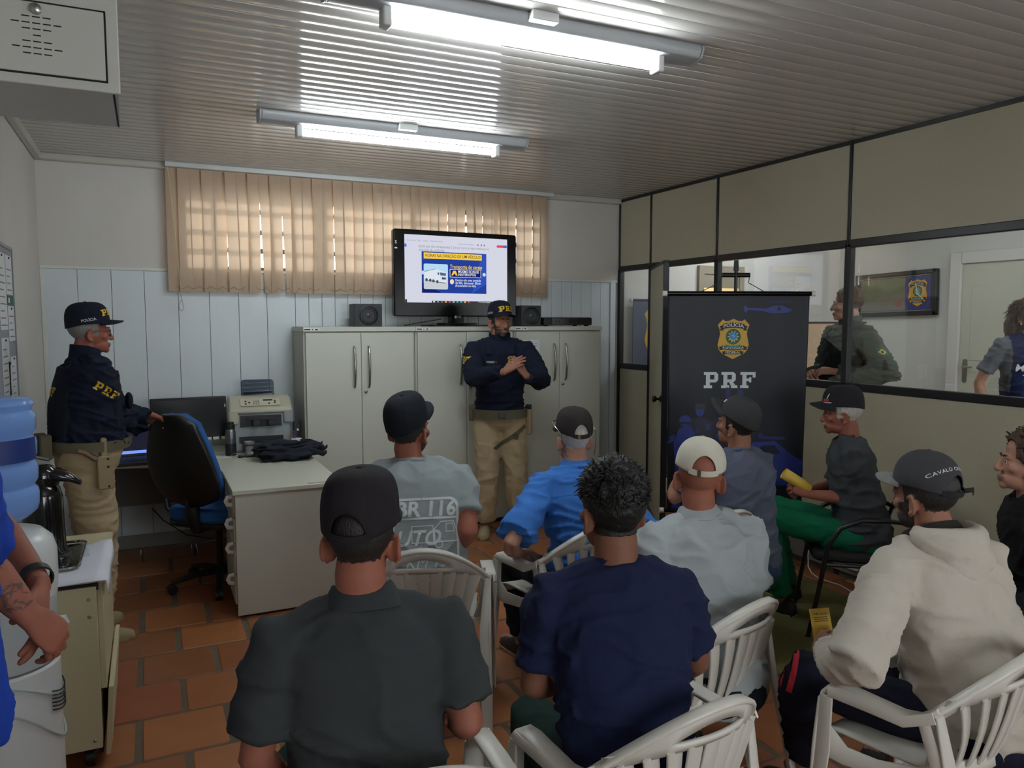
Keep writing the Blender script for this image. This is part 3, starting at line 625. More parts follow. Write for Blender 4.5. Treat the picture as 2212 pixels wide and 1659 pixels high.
MB().prism(rrect(.49, .47, .13), .45, .53).build('seat', bluef, oc, bevel=.03, segs=3)
def backpad(y0, y1, scale, name, m, bev):
    pts = []
    for i in range(12):
        tt = i/11; z = .56+.57*tt; wv = (.16+.07*math.sin(math.pi*min(1, tt*1.05+.1)))*scale
        if tt > .85: wv *= math.sqrt(max(.05, 1-((tt-.85)/.16)**2))
        if tt < .12: wv *= math.sqrt(max(.05, 1-((.12-tt)/.13)**2))
        pts.append((tt, z, wv))
    rings = []
    for tt, z, wv in pts:
        lean = -.21-.16*tt-.03*math.sin(tt*math.pi)
        rings.append([Vector((wv*x, lean+y0+(y1-y0)*yy-.03*(1-x*x), z)) for x, yy in ((-1, .15), (-.8, 0), (0, 0), (.8, 0), (1, .15), (1, .85), (.8, 1), (0, 1), (-.8, 1), (-1, .85))])
    return MB().loft(rings).build(name, m, oc, bevel=bev, smooth=60)
backpad(-.03, .012, 1.0, 'back_shell', shell, .006); backpad(.012, .06, .97, 'backrest', bluef, .012)
MB().tube([(0, .0, .42), (0, -.18, .41), (0, -.26, .47), (0, -.26, .62)], [(.035, .012)]*4, 10).build('back_bracket', shell, oc)
MB().tube([(0, -.10, .42), (0, -.2, .43), (0, -.235, .50), (0, -.24, .56)], [.045, .05, .05, .04], 12).build('bellows', blk2, oc)
for s in (-1, 1):
    MB().tube([(s*.22, -.10, .44), (s*.29, -.11, .50), (s*.30, -.12, .66), (s*.30, .0, .70), (s*.30, .14, .69), (s*.30, .18, .62), (s*.28, .1, .47), (s*.22, .05, .44)], [(.014, .022)]*8, 10).build('armrest', shell, oc)
# ================================================================== LEFT SIDE OF THE ROOM
boxm = mat('steel_box_paint', (198, 198, 192), .42, bump=.12, bscale=350)
bt = thing('steel_equipment_box', 'pale steel box with vent slots hanging at the ceiling, upper left', 'box', (-.35, 2.47, 2.25))
MB().box(-.305, .288, -.19, .2, .0, .55).build('body', boxm, bt, bevel=.003)
dk_ = mat('slot_black', (20, 22, 24), .8)
MB().box(-.30, .306, -.205, -.19, -.004, .55).build('front_frame', boxm, bt, bevel=.003)
MB().box(-.29, .279, -.2065, -.2045, .019, .197).build('door_gap', dk_, bt)
dr = MB().box(-.288, .2745, -.210, -.2045, .0235, .1925).build('door', boxm, bt, bevel=.002)
MB().box(.288, .2925, -.19, .195, .0, .55).build('side_gap', dk_, bt)
sd = MB().box(.293, .306, -.19, .2, -.0, .55).build('side_panel', boxm, bt, bevel=.002)
MB().lathe([(0, 0), (.013, 0), (.013, .01), (.007, .014), (0, .014)], 16, M=frame((.127, -.21, .175), (1, 0, 0), (0, 0, 1))).build('lock', steel, dr)
rws = [(-.16, (-1, 0, 1)), (0, (-2, -1, 0, 1, 2)), (.16, (-1, 0, 1))]
for cz in (.142, .083):
    for oz, cs in ((.015, (-1, 0, 1)), (0, (-2, -1, 0, 1, 2)), (-.014, (-1, 0, 1))):
        for c in cs: MB().box(.127+c*.0225-.0085, .127+c*.0225+.0085, -.2112, -.2095, cz+oz-.0013, cz+oz+.0013).build('vent_slot', dk_, dr)
MB().box(.1185, .1355, -.2112, -.2095, .1117, .1143).build('vent_slot', dk_, dr)
MB().box(-.02, .02, -.002, .002, 0, .1).build('bracket', boxm, bt); bt.children[-1].location = (-.2, 0, .55-.1)
# dark blue clip hanging at the edge
t = thing('paper_clip', 'dark binder clip on the left wall under the steel box', 'clip', (XL+.012, 4.25, 2.52))
MB().prism([(0, -.03), (.02, .03), (-.02, .03)], -.03, .03, M=frame((0, 0, 0), (0, 1, 0), (0, 0, 1))).build('clip_body', mat('clip_navy', (24, 30, 52), .4), t)
MB().tube([(.0, -.02, .0), (.0, -.03, -.09), (.0, .0, -.11), (.0, .03, -.09), (.0, .02, .0)], .003, 6).build('clip_wire', steel, t)
# ---- notice board on the left wall
nb = thing('notice_board', 'grey notice board with pinned papers on the left wall', 'notice board', (XL, 4.45, 1.2))
MB().box(0, .015, -.42, .40, -.0, .84).build('board', mat('board_grey', (150, 152, 162), .8), nb, bevel=.002)
for b in ((0, .02, -.42, .40, -.012, .006), (0, .02, -.42, .40, .834, .852), (0, .02, .392, .408, -.012, .852)): MB().box(*b).build('frame', mat('alu_frame', (150, 152, 154), .35, .7), nb)
pw = mat('paper_white', (222, 224, 226), .7); k = 0
for (a, b, c, d, m) in ((-.05, .16, .42, .80, 'p'), (.18, .36, .60, .80, 'p'), (.19, .37, .36, .54, 'p'), (-.05, .16, .02, .38, 'p'), (.20, .36, .03, .28, 'p'), (.18, .37, .545, .595, 'g'), (.12, .19, .04, .26, 'p')):
    s_ = MB().box(.016, .0175, a, b, c, d).build('pinned_sheet', pw if m == 'p' else mat('sheet_green', (38, 96, 74), .6), nb)
    if m == 'p':
        for j in range(int((d-c)/.035)-1): MB().box(.0176, .018, a+.02, b-.02-.03*(j % 3), c+.02+j*.035, c+.026+j*.035).build('text_line', mat('print_grey', (120, 122, 128), .7), s_)
        MB().ell((.02, (a+b)/2, d-.012), (.004, .006, .006), n=8, m=6).build('push_pin', mat('pin_navy', (30, 36, 80), .4), s_)
    else: MB().box(.0176, .018, a+.03, a+.07, c+.012, d-.012).build('exit_figure', pw, s_)
# ---- low cream cabinet with cloth, flask and tray
cr = mat('cream_laminate', (196, 186, 152), .45, var=.04, vscale=120)
cb = thing('side_cabinet', 'cream side cabinet on castors beside the water dispenser', 'cabinet', (-.42, 3.43, 0))
MB().box(-.235, .215, -.335, -.315, .09, .70).build('end_panel', cr, cb, bevel=.002)
MB().box(-.235, .215, -.315, .33, .10, .68).build('body', cr, cb)
MB().box(-.24, .222, -.325, -.318, .685, .71).build('gap_strip', dk_, cb)
MB().box(-.24, .245, -.315, .345, .705, .73).build('top', cr, cb, bevel=.002)
MB().box(.215, .235, -.30, .33, .30, .70).build('door', cr, cb, bevel=.002)
fl_ = MB().prism([(-.315, 0), (.33, 0), (.33, .26), (-.315, .26)], 0, .018, M=frame((.222, .0, .05), (0, 1, 0), (.07, 0, .99))).build('tilt_flap', cr, cb, bevel=.002)
MB().box(.20, .214, -.31, .33, .06, .31).build('dark_recess', dk_, cb)
for x in (-.18, .17):
    for y in (-.27, .27): MB().lathe([(0, -.015), (.035, -.015), (.035, .015), (0, .015)], 16, M=frame((x, y, .035), (0, 0, 1), (0, 1, 0))).build('castor', blk2, cb)
for z in (.655, .59, .12): MB().lathe([(0, 0), (.007, 0), (.005, .003), (0, .0035)], 12, M=frame((.19, -.335, z), (1, 0, 0), (0, 0, 1))).build('screw', steel, cb)
cl = MB(); g = []
nx_, ny_ = 15, 12
for i in range(nx_):
    for j in range(ny_):
        u = i/(nx_-1); v = j/(ny_-1); x = -.24+.527*u; y = -.345+.50*v; z = .7335
        if u > .93: z -= .05*(u-.93)/.07; x = .252+.003*math.sin(v*9)+.004
        if v < .06: z -= .012
        z += .002*math.sin(u*9+v*5)
        if u > .8 and v > .8: z += .012*math.sin((u-.8)*15)
        g.append((x, y, z))
cl.add(g, [(i*ny_+j, (i+1)*ny_+j, (i+1)*ny_+j+1, i*ny_+j+1) for i in range(nx_-1) for j in range(ny_-1)])
cth = thing('table_cover', 'white sheet spread over the cream side cabinet', 'cloth', (-.42, 3.43, 0)); cl.build('sheet', mat('cover_white', (226, 228, 238), .6), cth, smooth=180, solid=.003)
tr = thing('serving_tray', 'shiny steel tray under the black flask', 'tray', (-.42, 3.40, .7365))
MB().prism(rrect(.30, .38, .03), 0, .004).build('tray_floor', mat('tray_chrome', (150, 150, 152), .12, 1.), tr)
MB().tube([(x, y, .012) for x, y in rrect(.31, .39, .035)]+[(rrect(.31, .39, .035)[0][0], rrect(.31, .39, .035)[0][1], .012)], .006, 8).build('tray_rim', mat('tray_chrome', (150, 150, 152), .12, 1.), tr)
th = thing('thermos_flask', 'tall glossy black pump flask on the steel tray', 'flask', (-.395, 3.42, .742), R_(-8))
gb = mat('flask_black', (18, 18, 20), .12, coat=.4)
MB().lathe([(0, 0), (.078, 0), (.082, .01), (.082, .03), (.074, .04), (.072, .15), (.070, .24), (.062, .275), (.05, .29), (0, .29)], 32).build('body', gb, th)
MB().loft([[Vector((x*sx_, y*sx_*.9+yo, z)) for x, y in circ(.06, 20)] for z, sx_, yo in ((.285, .98, 0), (.30, 1.08, 0), (.335, 1.05, 0), (.36, .75, -.005), (.37, .3, -.01))]).build('head', gb, th, smooth=60)
MB().loft([[Vector((x0, y*wd, z0+z*ht)) for y, z in circ(1, 14)] for x0, z0, wd, ht in ((.0, .325, .05, .03), (.06, .325, .045, .026), (.10, .312, .034, .02), (.135, .29, .016, .012))]).build('spout', gb, th, smooth=60)
MB().tube([(-.06, 0, .29), (-.085, 0, .36), (-.03, 0, .40), (.03, 0, .385)], .007, 8).build('carry_handle', steel, th)
t = thing('teaspoon', 'small steel spoon on the edge of the white sheet', 'spoon', (-.50, 3.12, .737), R_(-60))
MB().ell((0, .05, .006), (.014, .022, .005)).build('bowl', steel, t); MB().tube([(0, .03, .006), (0, -.06, .008)], [(.004, .002)]*2, 8).build('stem', steel, t)
t = thing('glass_tumblers', 'clear small glasses lying on the steel tray', 'glasses', (-.33, 3.26, .742))
for i, (x, y) in enumerate(((0, 0), (.03, .06))): MB().lathe([(.022, 0), (.026, .06), (.025, .06), (.021, .003), (0, .003)], 18, M=Matrix.Translation((x, y, .03)) @ Matrix.Rotation(R_(80), 4, 'Y'), cap=False).build('tumbler', glass_mat('clear_glass', (.95, .97, .97)), t)
# ---- water dispenser and bottle
wd_ = thing('water_dispenser', 'white floor-standing water dispenser near the left wall', 'dispenser', (-.47, 2.76, 0))
wp = mat('dispenser_white', (208, 212, 212), .28); wp2 = mat('dispenser_grey', (176, 182, 184), .35)
def dsec(z, k=1., kx=1.):   # rounded plan, bulging towards the room
    return [Vector((x*k*kx, y*k, z)) for x, y in [(-.15, -.15)]+[(-.15+.0, .15)]+[(.02+.16*math.cos(a), .155*math.sin(a)) for a in np.linspace(math.pi/2, -math.pi/2, 15)]]
MB().loft([dsec(0), dsec(.05), dsec(.60)]).build('lower_body', wp, wd_, bevel=.008)
MB().loft([dsec(.605, .985), dsec(.80, .985)]).build('tap_recess', wp2, wd_, bevel=.006)
MB().loft([dsec(.80, 1.0), dsec(.87, 1.03), dsec(.945, 1.03), dsec(.985, .97), dsec(1.01, .83), dsec(1.018, .5)]).build('upper_body', wp, wd_, bevel=.006, smooth=60)
for k, z in enumerate((.58, .50)): MB().tube([(.02+.164*math.cos(a), .158*math.sin(a), z-.10*math.cos(a)**2*(1+k*.6)) for a in np.linspace(-1.3, 1.3, 15)], .004, 6).build('moulding', wp2, wd_)
for i in range(6): MB().tube([(.02+.166*math.cos(a), .160*math.sin(a), .575-.012*i-.08*math.cos(a)**2) for a in np.linspace(-.55-.0*i, .35, 9)], .0022, 5).build('vent_slot', dk_, wd_)
for s, c in ((-.05, (70, 110, 190)), (.05, (190, 70, 60))): MB().tube([(.165, s, .70), (.19, s, .70), (.195, s, .68)], .010, 10).build('tap', wp, wd_)
MB().box(-.02, .06, -.1562, -.154, .86, .92).build('rating_label', mat('label_white', (214, 216, 210), .5), wd_)
MB().box(.10, .13, -.128, -.122, .90, .93).build('control_label', mat('print_dark', (40, 42, 46), .6), wd_); wd_.children[-1].rotation_euler = (0, 0, .0)
wb2 = thing('water_bottle', 'big translucent blue water bottle upside down on the dispenser', 'bottle', (-.462, 2.76, .985))
blu = bpy.data.materials.new('bottle_blue'); blu.use_nodes = True; MATS['bottle_blue'] = blu
b_ = blu.node_tree.nodes['Principled BSDF']; b_.inputs['Base Color'].default_value = (*lin((132, 172, 236)), 1); b_.inputs['Roughness'].default_value = .12; b_.inputs['Transmission Weight'].default_value = .25; b_.inputs['IOR'].default_value = 1.2
b_.inputs['Subsurface Weight'].default_value = .3; b_.inputs['Subsurface Radius'].default_value = (.02, .03, .06)
pf = [(0, .0), (.03, .0), (.03, .03), (.055, .05), (.11, .075), (.132, .095)]
z = .10
for k in range(4):
    pf += [(.136, z+.012), (.137, z+.045), (.134, z+.06), (.126, z+.068), (.126, z+.074)]; z += .078
pf += [(.134, z+.01), (.133, z+.015), (.12, z+.03), (.0, z+.032)]
MB().lathe(pf, 40).build('bottle', blu, wb2, smooth=50)
lb = MB(); lb.loft([[Vector((.1385*math.cos(a), .1385*math.sin(a), zz)) for a in np.linspace(-1.9, -.2, 16)] for zz in (.255, .325)], False, False, closed=False)
lo = lb.build('label', mat('label_blue', (34, 54, 120), .4), wb2, smooth=180)
l2 = MB(); l2.loft([[Vector((.139*math.cos(a), .139*math.sin(a), zz)) for a in np.linspace(-1.72, -1.52, 5)] for zz in (.268, .312)], False, False, closed=False); l2.build('barcode', mat('sticker_white', (226, 226, 224), .5), lo, smooth=180)
# ================================================================== PEOPLE: builder
def remesh(b, vox, it=4, fac=.5):
    """closed shapes -> one continuous surface (vertices, faces)"""
    me = bpy.data.meshes.new('t'); me.from_pydata(b.v, [], b.f); fix_normals(me)
    o = bpy.data.objects.new('t', me); COL.objects.link(o)
    r = o.modifiers.new('r', 'REMESH'); r.mode = 'VOXEL'; r.voxel_size = vox; r.adaptivity = 0
    if it:
        s = o.modifiers.new('s', 'SMOOTH'); s.factor = fac; s.iterations = it
    dg = bpy.context.evaluated_depsgraph_get()
    e = o.evaluated_get(dg); m2 = bpy.data.meshes.new_from_object(e, depsgraph=dg)
    V = np.empty(len(m2.vertices)*3); m2.vertices.foreach_get('co', V); V = V.reshape(-1, 3)
    F = [tuple(p.vertices) for p in m2.polygons]
    bpy.data.objects.remove(o); bpy.data.meshes.remove(me); bpy.data.meshes.remove(m2)
    return V, F
def vnormals(V, F):
    N = np.zeros_like(V); q = np.array([f[:4] if len(f) > 3 else (*f, f[2]) for f in F])
    n = np.cross(V[q[:, 2]]-V[q[:, 0]], V[q[:, 3]]-V[q[:, 1]])
    for k in range(4): np.add.at(N, q[:, k], n)
    return N/np.maximum(1e-9, np.linalg.norm(N, axis=1))[:, None]
def snoise(P, freq, seed, n=6, ridge=False):
    rnd = np.random.RandomState(seed); out = np.zeros(len(P))
    for _ in range(n):
        k = rnd.randn(3)*np.array(freq); k2 = rnd.randn(3)*np.array(freq)*.6
        out += np.sin(P @ k + rnd.rand()*6.28 + 1.3*np.sin(P @ k2 + rnd.rand()*6.28))
    out /= math.sqrt(n)
    return (1-np.minimum(1, np.abs(out)))**2 if ridge else out
def wrinkle(V, F, amp, seed, freq=(16, 16, 42)):
    """folds: long ridges plus finer creases, stronger low on the garment"""
    N = vnormals(V, F); z = V[:, 2]; q = (z-z.min())/max(.01, z.max()-z.min()); k = .65+.7*np.clip(1-q*1.3, 0, 1)
    W_ = V+.02*np.stack([snoise(V, (12, 12, 12), seed+5), snoise(V, (12, 12, 12), seed+6), snoise(V, (12, 12, 12), seed+7)], 1)
    d = amp*k*(snoise(W_, freq, seed, 4, True)*1.5-.6+.30*snoise(V, (26, 26, 26), seed+1)+.22*snoise(W_, (45, 45, 75), seed+2, 5, True))
    return V+N*d[:, None]
def np_mesh(name, V, F, mats, mi=None, smooth=True):
    me = bpy.data.meshes.new(name); me.from_pydata([tuple(p) for p in V], [], F)
    for m in (mats if isinstance(mats, (list, tuple)) else [mats]): me.materials.append(m)
    if mi is not None: me.polygons.foreach_set('material_index', list(mi))
    if smooth: me.polygons.foreach_set('use_smooth', [True]*len(F))
    return me
def bvh_of(V, F): return BVHTree.FromPolygons([Vector(p) for p in V], F)
def skin(name, c): return mat('skin_'+name, c, .58, sss=.10, var=.12, vscale=35, bump=.15, bscale=420, spec=.3)
SK = {'tan': (152, 106, 86), 'fair': (176, 130, 110), 'brown': (126, 84, 66), 'red': (152, 94, 76)}
HAIRC = {'black': (20, 18, 18), 'grey': (128, 124, 118), 'brown': (70, 48, 34), 'dark': (36, 31, 29), 'beard': (56, 44, 38), 'white': (188, 184, 176)}
def hairm(c): return mat('hair_'+c, HAIRC[c], .55, var=.35, vscale=60, bump=.8, bscale=260, stretch=(1, 1, .35))
def cloth(name, c, var=.10, bump=.35, rough=.88): return mat('cloth_'+name, c, rough, var=var, vscale=14, bump=bump, bscale=420, spec=.25, fold=.55)
# ---- head (local: origin at the top of the neck, y forward, z up)
_head = None
def head_shape():
    global _head
    if _head is None:
        b = MB()
        b.ell((0, -.012, .122), (.0765, .096, .089), n=28, m=18)
        b.ell((0, .030, .070), (.062, .064, .086), n=24, m=16)
        b.ell((0, .040, .012), (.053, .054, .042), n=20, m=12)
        b.ell((0, .078, -.012), (.023, .019, .019), n=14, m=8)
        for s in (-1, 1):
            b.ell((s*.043, .060, .062), (.023, .024, .021), n=12, m=8)
            b.ell((s*.027, .080, .101), (.027, .014, .010), n=12, m=8)
            b.ell((s*.0115, .101, .047), (.009, .010, .008), n=10, m=6)
            b.ell((s*.030, .083, .083), (.015, .007, .009), n=10, m=6)      # eyelid mound
            Mx = Matrix.Rotation(s*.34, 3, 'Z') @ Matrix.Rotation(-.18, 3, 'X')
            c = Vector((s*.0785, -.006, .068))
            b.ell(c, (.0065, .015, .025), M=Mx, n=12, m=8); b.ell((s*.069, -.002, .060), (.013, .013, .026), n=12, m=8)
            rim = [c+Mx @ Vector((s*.006, .017*math.cos(a), .028*math.sin(a))) for a in np.linspace(-2.0, 2.6, 13)]
            rim = [c+Mx @ Vector((s*.006, -.017*math.cos(a), .028*math.sin(a))) for a in np.linspace(-1.7, 2.2, 13)]
            b.tube(rim, .0056, 8, round_ends=True)
            b.ell(c+Vector((s*.002, .006, -.030)), (.006, .009, .010), n=10, m=6)
        b.tube([(0, .090, .094), (0, .102, .070), (0, .1095, .052), (0, .1075, .046)], [.008, .0095, .0125, .0105], 10, round_ends=True)
        b.tube([(-.024, .084, .020), (-.012, .0945, .0215), (0, .098, .0205), (.012, .0945, .0215), (.024, .084, .020)], [.004, .0058, .006, .0058, .004], 8)
        b.tube([(-.021, .084, .012), (-.010, .094, .009), (0, .0965, .0085), (.010, .094, .009), (.021, .084, .012)], [.004, .0062, .0068, .0062, .004], 8)
        b.tube([(0, -.032, -.14), (0, -.028, -.06), (0, -.024, .01), (0, -.016, .075)], [(.060, .067), (.057, .062), (.055, .059), (.042, .050)], 20, hint=(0, 1, 0))
        _head = remesh(b, .0042, 3, .5)
    return _head[0].copy(), _head[1]
def fz(V, F): return np.array([V[list(f)].mean(axis=0) for f in F])
# ---- hand (local: wrist at origin, +y fingers, +x thumb side, +z back of the hand)
def hand_shape(side, curl=(20, 30, 25), thumb=(35, 20), spread=5, fcurl=None, vox=.0028, forearm=None):
    """side +1: thumb towards +x as built; -1 mirrored. forearm: local elbow point"""
    b = MB(); L = (.040, .025, .019); Ls = (.93, 1.03, .97, .78); X = (.029, .0095, -.0095, -.028); Y = (.088, .092, .088, .080)
    b.loft([[Vector((x*wd+.002, y0, z*th)) for x, z in circ(1, 16)] for y0, wd, th in ((-.012, .0265, .0185), (.01, .029, .018), (.04, .038, .0175), (.07, .041, .015), (.088, .039, .0125), (.096, .034, .009))])
    for i in range(4):
        c = fcurl[i] if fcurl else curl
        a = R_(spread*(1.5-i)); p = Vector((X[i], Y[i]-.012, 0)); pts = [p]; ang = 0.
        for j in range(3):
            ang += R_(c[j]); d = Vector((math.sin(a)*math.cos(ang), math.cos(a)*math.cos(ang), -math.sin(ang)))
            p = p+d*L[j]*Ls[i]+(d*.012 if j == 0 else Vector((0, 0, 0))); pts.append(p)
        r = .0088*(1. if i < 3 else .86)
        q = [pts[0]]
        for u, w_ in zip(pts[:-1], pts[1:]): q += [u.lerp(w_, .5), w_]
        b.tube(q, [r*1.05, r*.98, r*1.02, r*.93, r*.95, r*.88, r*.78], 10, round_ends=True)
    t0, t1 = R_(thumb[0]), R_(thumb[1])
    p0 = Vector((.020, .018, -.004)); d0 = Vector((math.sin(t0), math.cos(t0), -.35)).normalized(); d1 = Vector((math.sin(t0-t1), math.cos(t0-t1), -.45)).normalized()
    p1 = p0+d0*.042; p2 = p1+d1*.033; p3 = p2+d1*.025
    b.tube([p0, p1, p2, p3], [.0145, .0115, .0105, .0085], 10, round_ends=True)
    if side < 0: b.v = [(-x, y, z) for x, y, z in b.v]
    return b
def arm_mesh(elbow, wrist, fdir, dorsal, side, r0=.043, r1=.028, vox=.0036, hand=True, **kw):
    """forearm + hand as one surface, in body space"""
    fdir = Vector(fdir).normalized(); dz = Vector(dorsal); dz = (dz-fdir*dz.dot(fdir)).normalized(); x = fdir.cross(dz)
    M = Matrix(((x.x, fdir.x, dz.x, wrist[0]), (x.y, fdir.y, dz.y, wrist[1]), (x.z, fdir.z, dz.z, wrist[2]), (0, 0, 0, 1)))
    b = MB()
    if hand:
        h = hand_shape(side, **kw); b.add([M @ Vector(p) for p in h.v], h.f)
    e = Vector(elbow); w_ = Vector(wrist); d = w_-e
    b.tube([e+d*.16, e+d*.22, e+d*.35, e+d*.7, w_-d*.03, w_+fdir*.012], [(r0*.80, r0*.80), (r0*.95, r0*.94), (r0*.97, r0*.94), (r0*.80, r0*.76), (r1*.98, r1*.82), (r1*.96, r1*.76)], 14, hint=x, round_ends=False)
    return remesh(b, vox, 2, .5)
# ---- cap
def make_cap(root, HM, m, brim_m=None, h=.115, tilt=0., box=.0, opening=True, yaw=0., strap_m=None, brim_len=.072, brim_arch=.9, brim_up=0., z0=.128, buckle=False, gap=.46, button_m=None):
    brim_m = brim_m or m
    M = HM @ Matrix.Translation((0, -.006, z0)) @ Matrix.Rotation(R_(yaw), 4, 'Z') @ Matrix.Rotation(R_(tilt), 4, 'X')
    A, B = .0875, .1075; n = 108; k = 30; v = []; f = []
    e = 2.3+box*1.6
    def P(phi, t):
        r = max(.0, 1-t**e)**(1/e); rr = r
        fx = math.cos(phi); sx_ = math.sin(phi)
        z = h*t*(1+.10*box*max(0, fx)*(1-t)) - (.018*(1-t))*max(0, -fx)**2
        g = sum(math.exp(-((((phi-a+math.pi) % (2*math.pi))-math.pi)/.05)**2) for a in [R_(30+60*q) for q in range(6)])
        off = 1-.018*min(1, g)*(1 if t < .97 else 0)
        wv = 1+.010*math.sin(3*phi+2)*math.sin(5*t)+.006*math.sin(7*phi)*t
        return Vector((A*rr*sx_*off*wv, B*rr*fx*off*wv + .004*t*fx, z))
    for j in range(k+1):
        for i in range(n):
            ph = 2*math.pi*i/n; d = abs(ph-math.pi); t0 = 0.
            if opening and d < gap: t0 = (.058*math.sqrt(max(0, 1-(d/gap)**2)))/h
            u_ = t0+(1-t0)*math.sin(j/k*math.pi/2); v.append(P(ph, min(u_, .999999)))
    for j in range(k):
        for i in range(n): f.append((j*n+i, j*n+(i+1) % n, (j+1)*n+(i+1) % n, (j+1)*n+i))
    V = [M @ p for p in v]
    cap = MB().add(V, f).build('cap', m, root, smooth=70, solid=.003)
    # brim
    vb = []; fb = []; nu, nv = 21, 7
    for i in range(nu):
        s = -1+2*i/(nu-1); ph = s*1.12; inn = P(ph, .0)
        for j in range(nv):
            q = j/(nv-1); ext = brim_len*(max(0, 1-abs(s)**2.6))**.7
            p = Vector((inn.x*(1+.04*q*(1-abs(s)**3)), inn.y+ext*q, inn.z+.004))
            p.z += -brim_arch*(p.x**2)*(2.2+2*q)+brim_arch*.012*(1-.2*q) - .10*ext*q*(1-brim_up*6)
            vb.append(M @ p)
    for i in range(nu-1):
        for j in range(nv-1): fb.append((i*nv+j, (i+1)*nv+j, (i+1)*nv+j+1, i*nv+j+1))
    MB().add(vb, fb).build('brim', brim_m, cap, smooth=180, solid=.004)
    MB().ell(M @ Vector((0, 0, h+.001)), (.008, .008, .0045), M=M.to_3x3(), n=10, m=6).build('button', button_m or m, cap, smooth=180)
    if opening:
        rings = []
        for i in range(13):
            ph = math.pi-gap*1.15+2.3*gap*i/12
            rings.append([M @ (P(ph, .0)*1.0+Vector((math.sin(ph)*o_, math.cos(ph)*o_, zz))) for o_, zz in ((.001, -.004), (.004, -.004), (.004, .016), (.001, .016))])
        MB().loft(rings).build('strap', strap_m or m, cap, smooth=60)
        if buckle: MB().loft([[M @ (P(math.pi+.2+dq, 0)+Vector((0, -o_, zz))) for o_, zz in ((.003, -.006), (.006, -.006), (.006, .018), (.003, .018))] for dq in (-.07, .07)]).build('buckle', mat('buckle_brass', (120, 110, 84), .35, .8), cap)
    return cap, M, bvh_of(np.array([tuple(p) for p in V]), f)
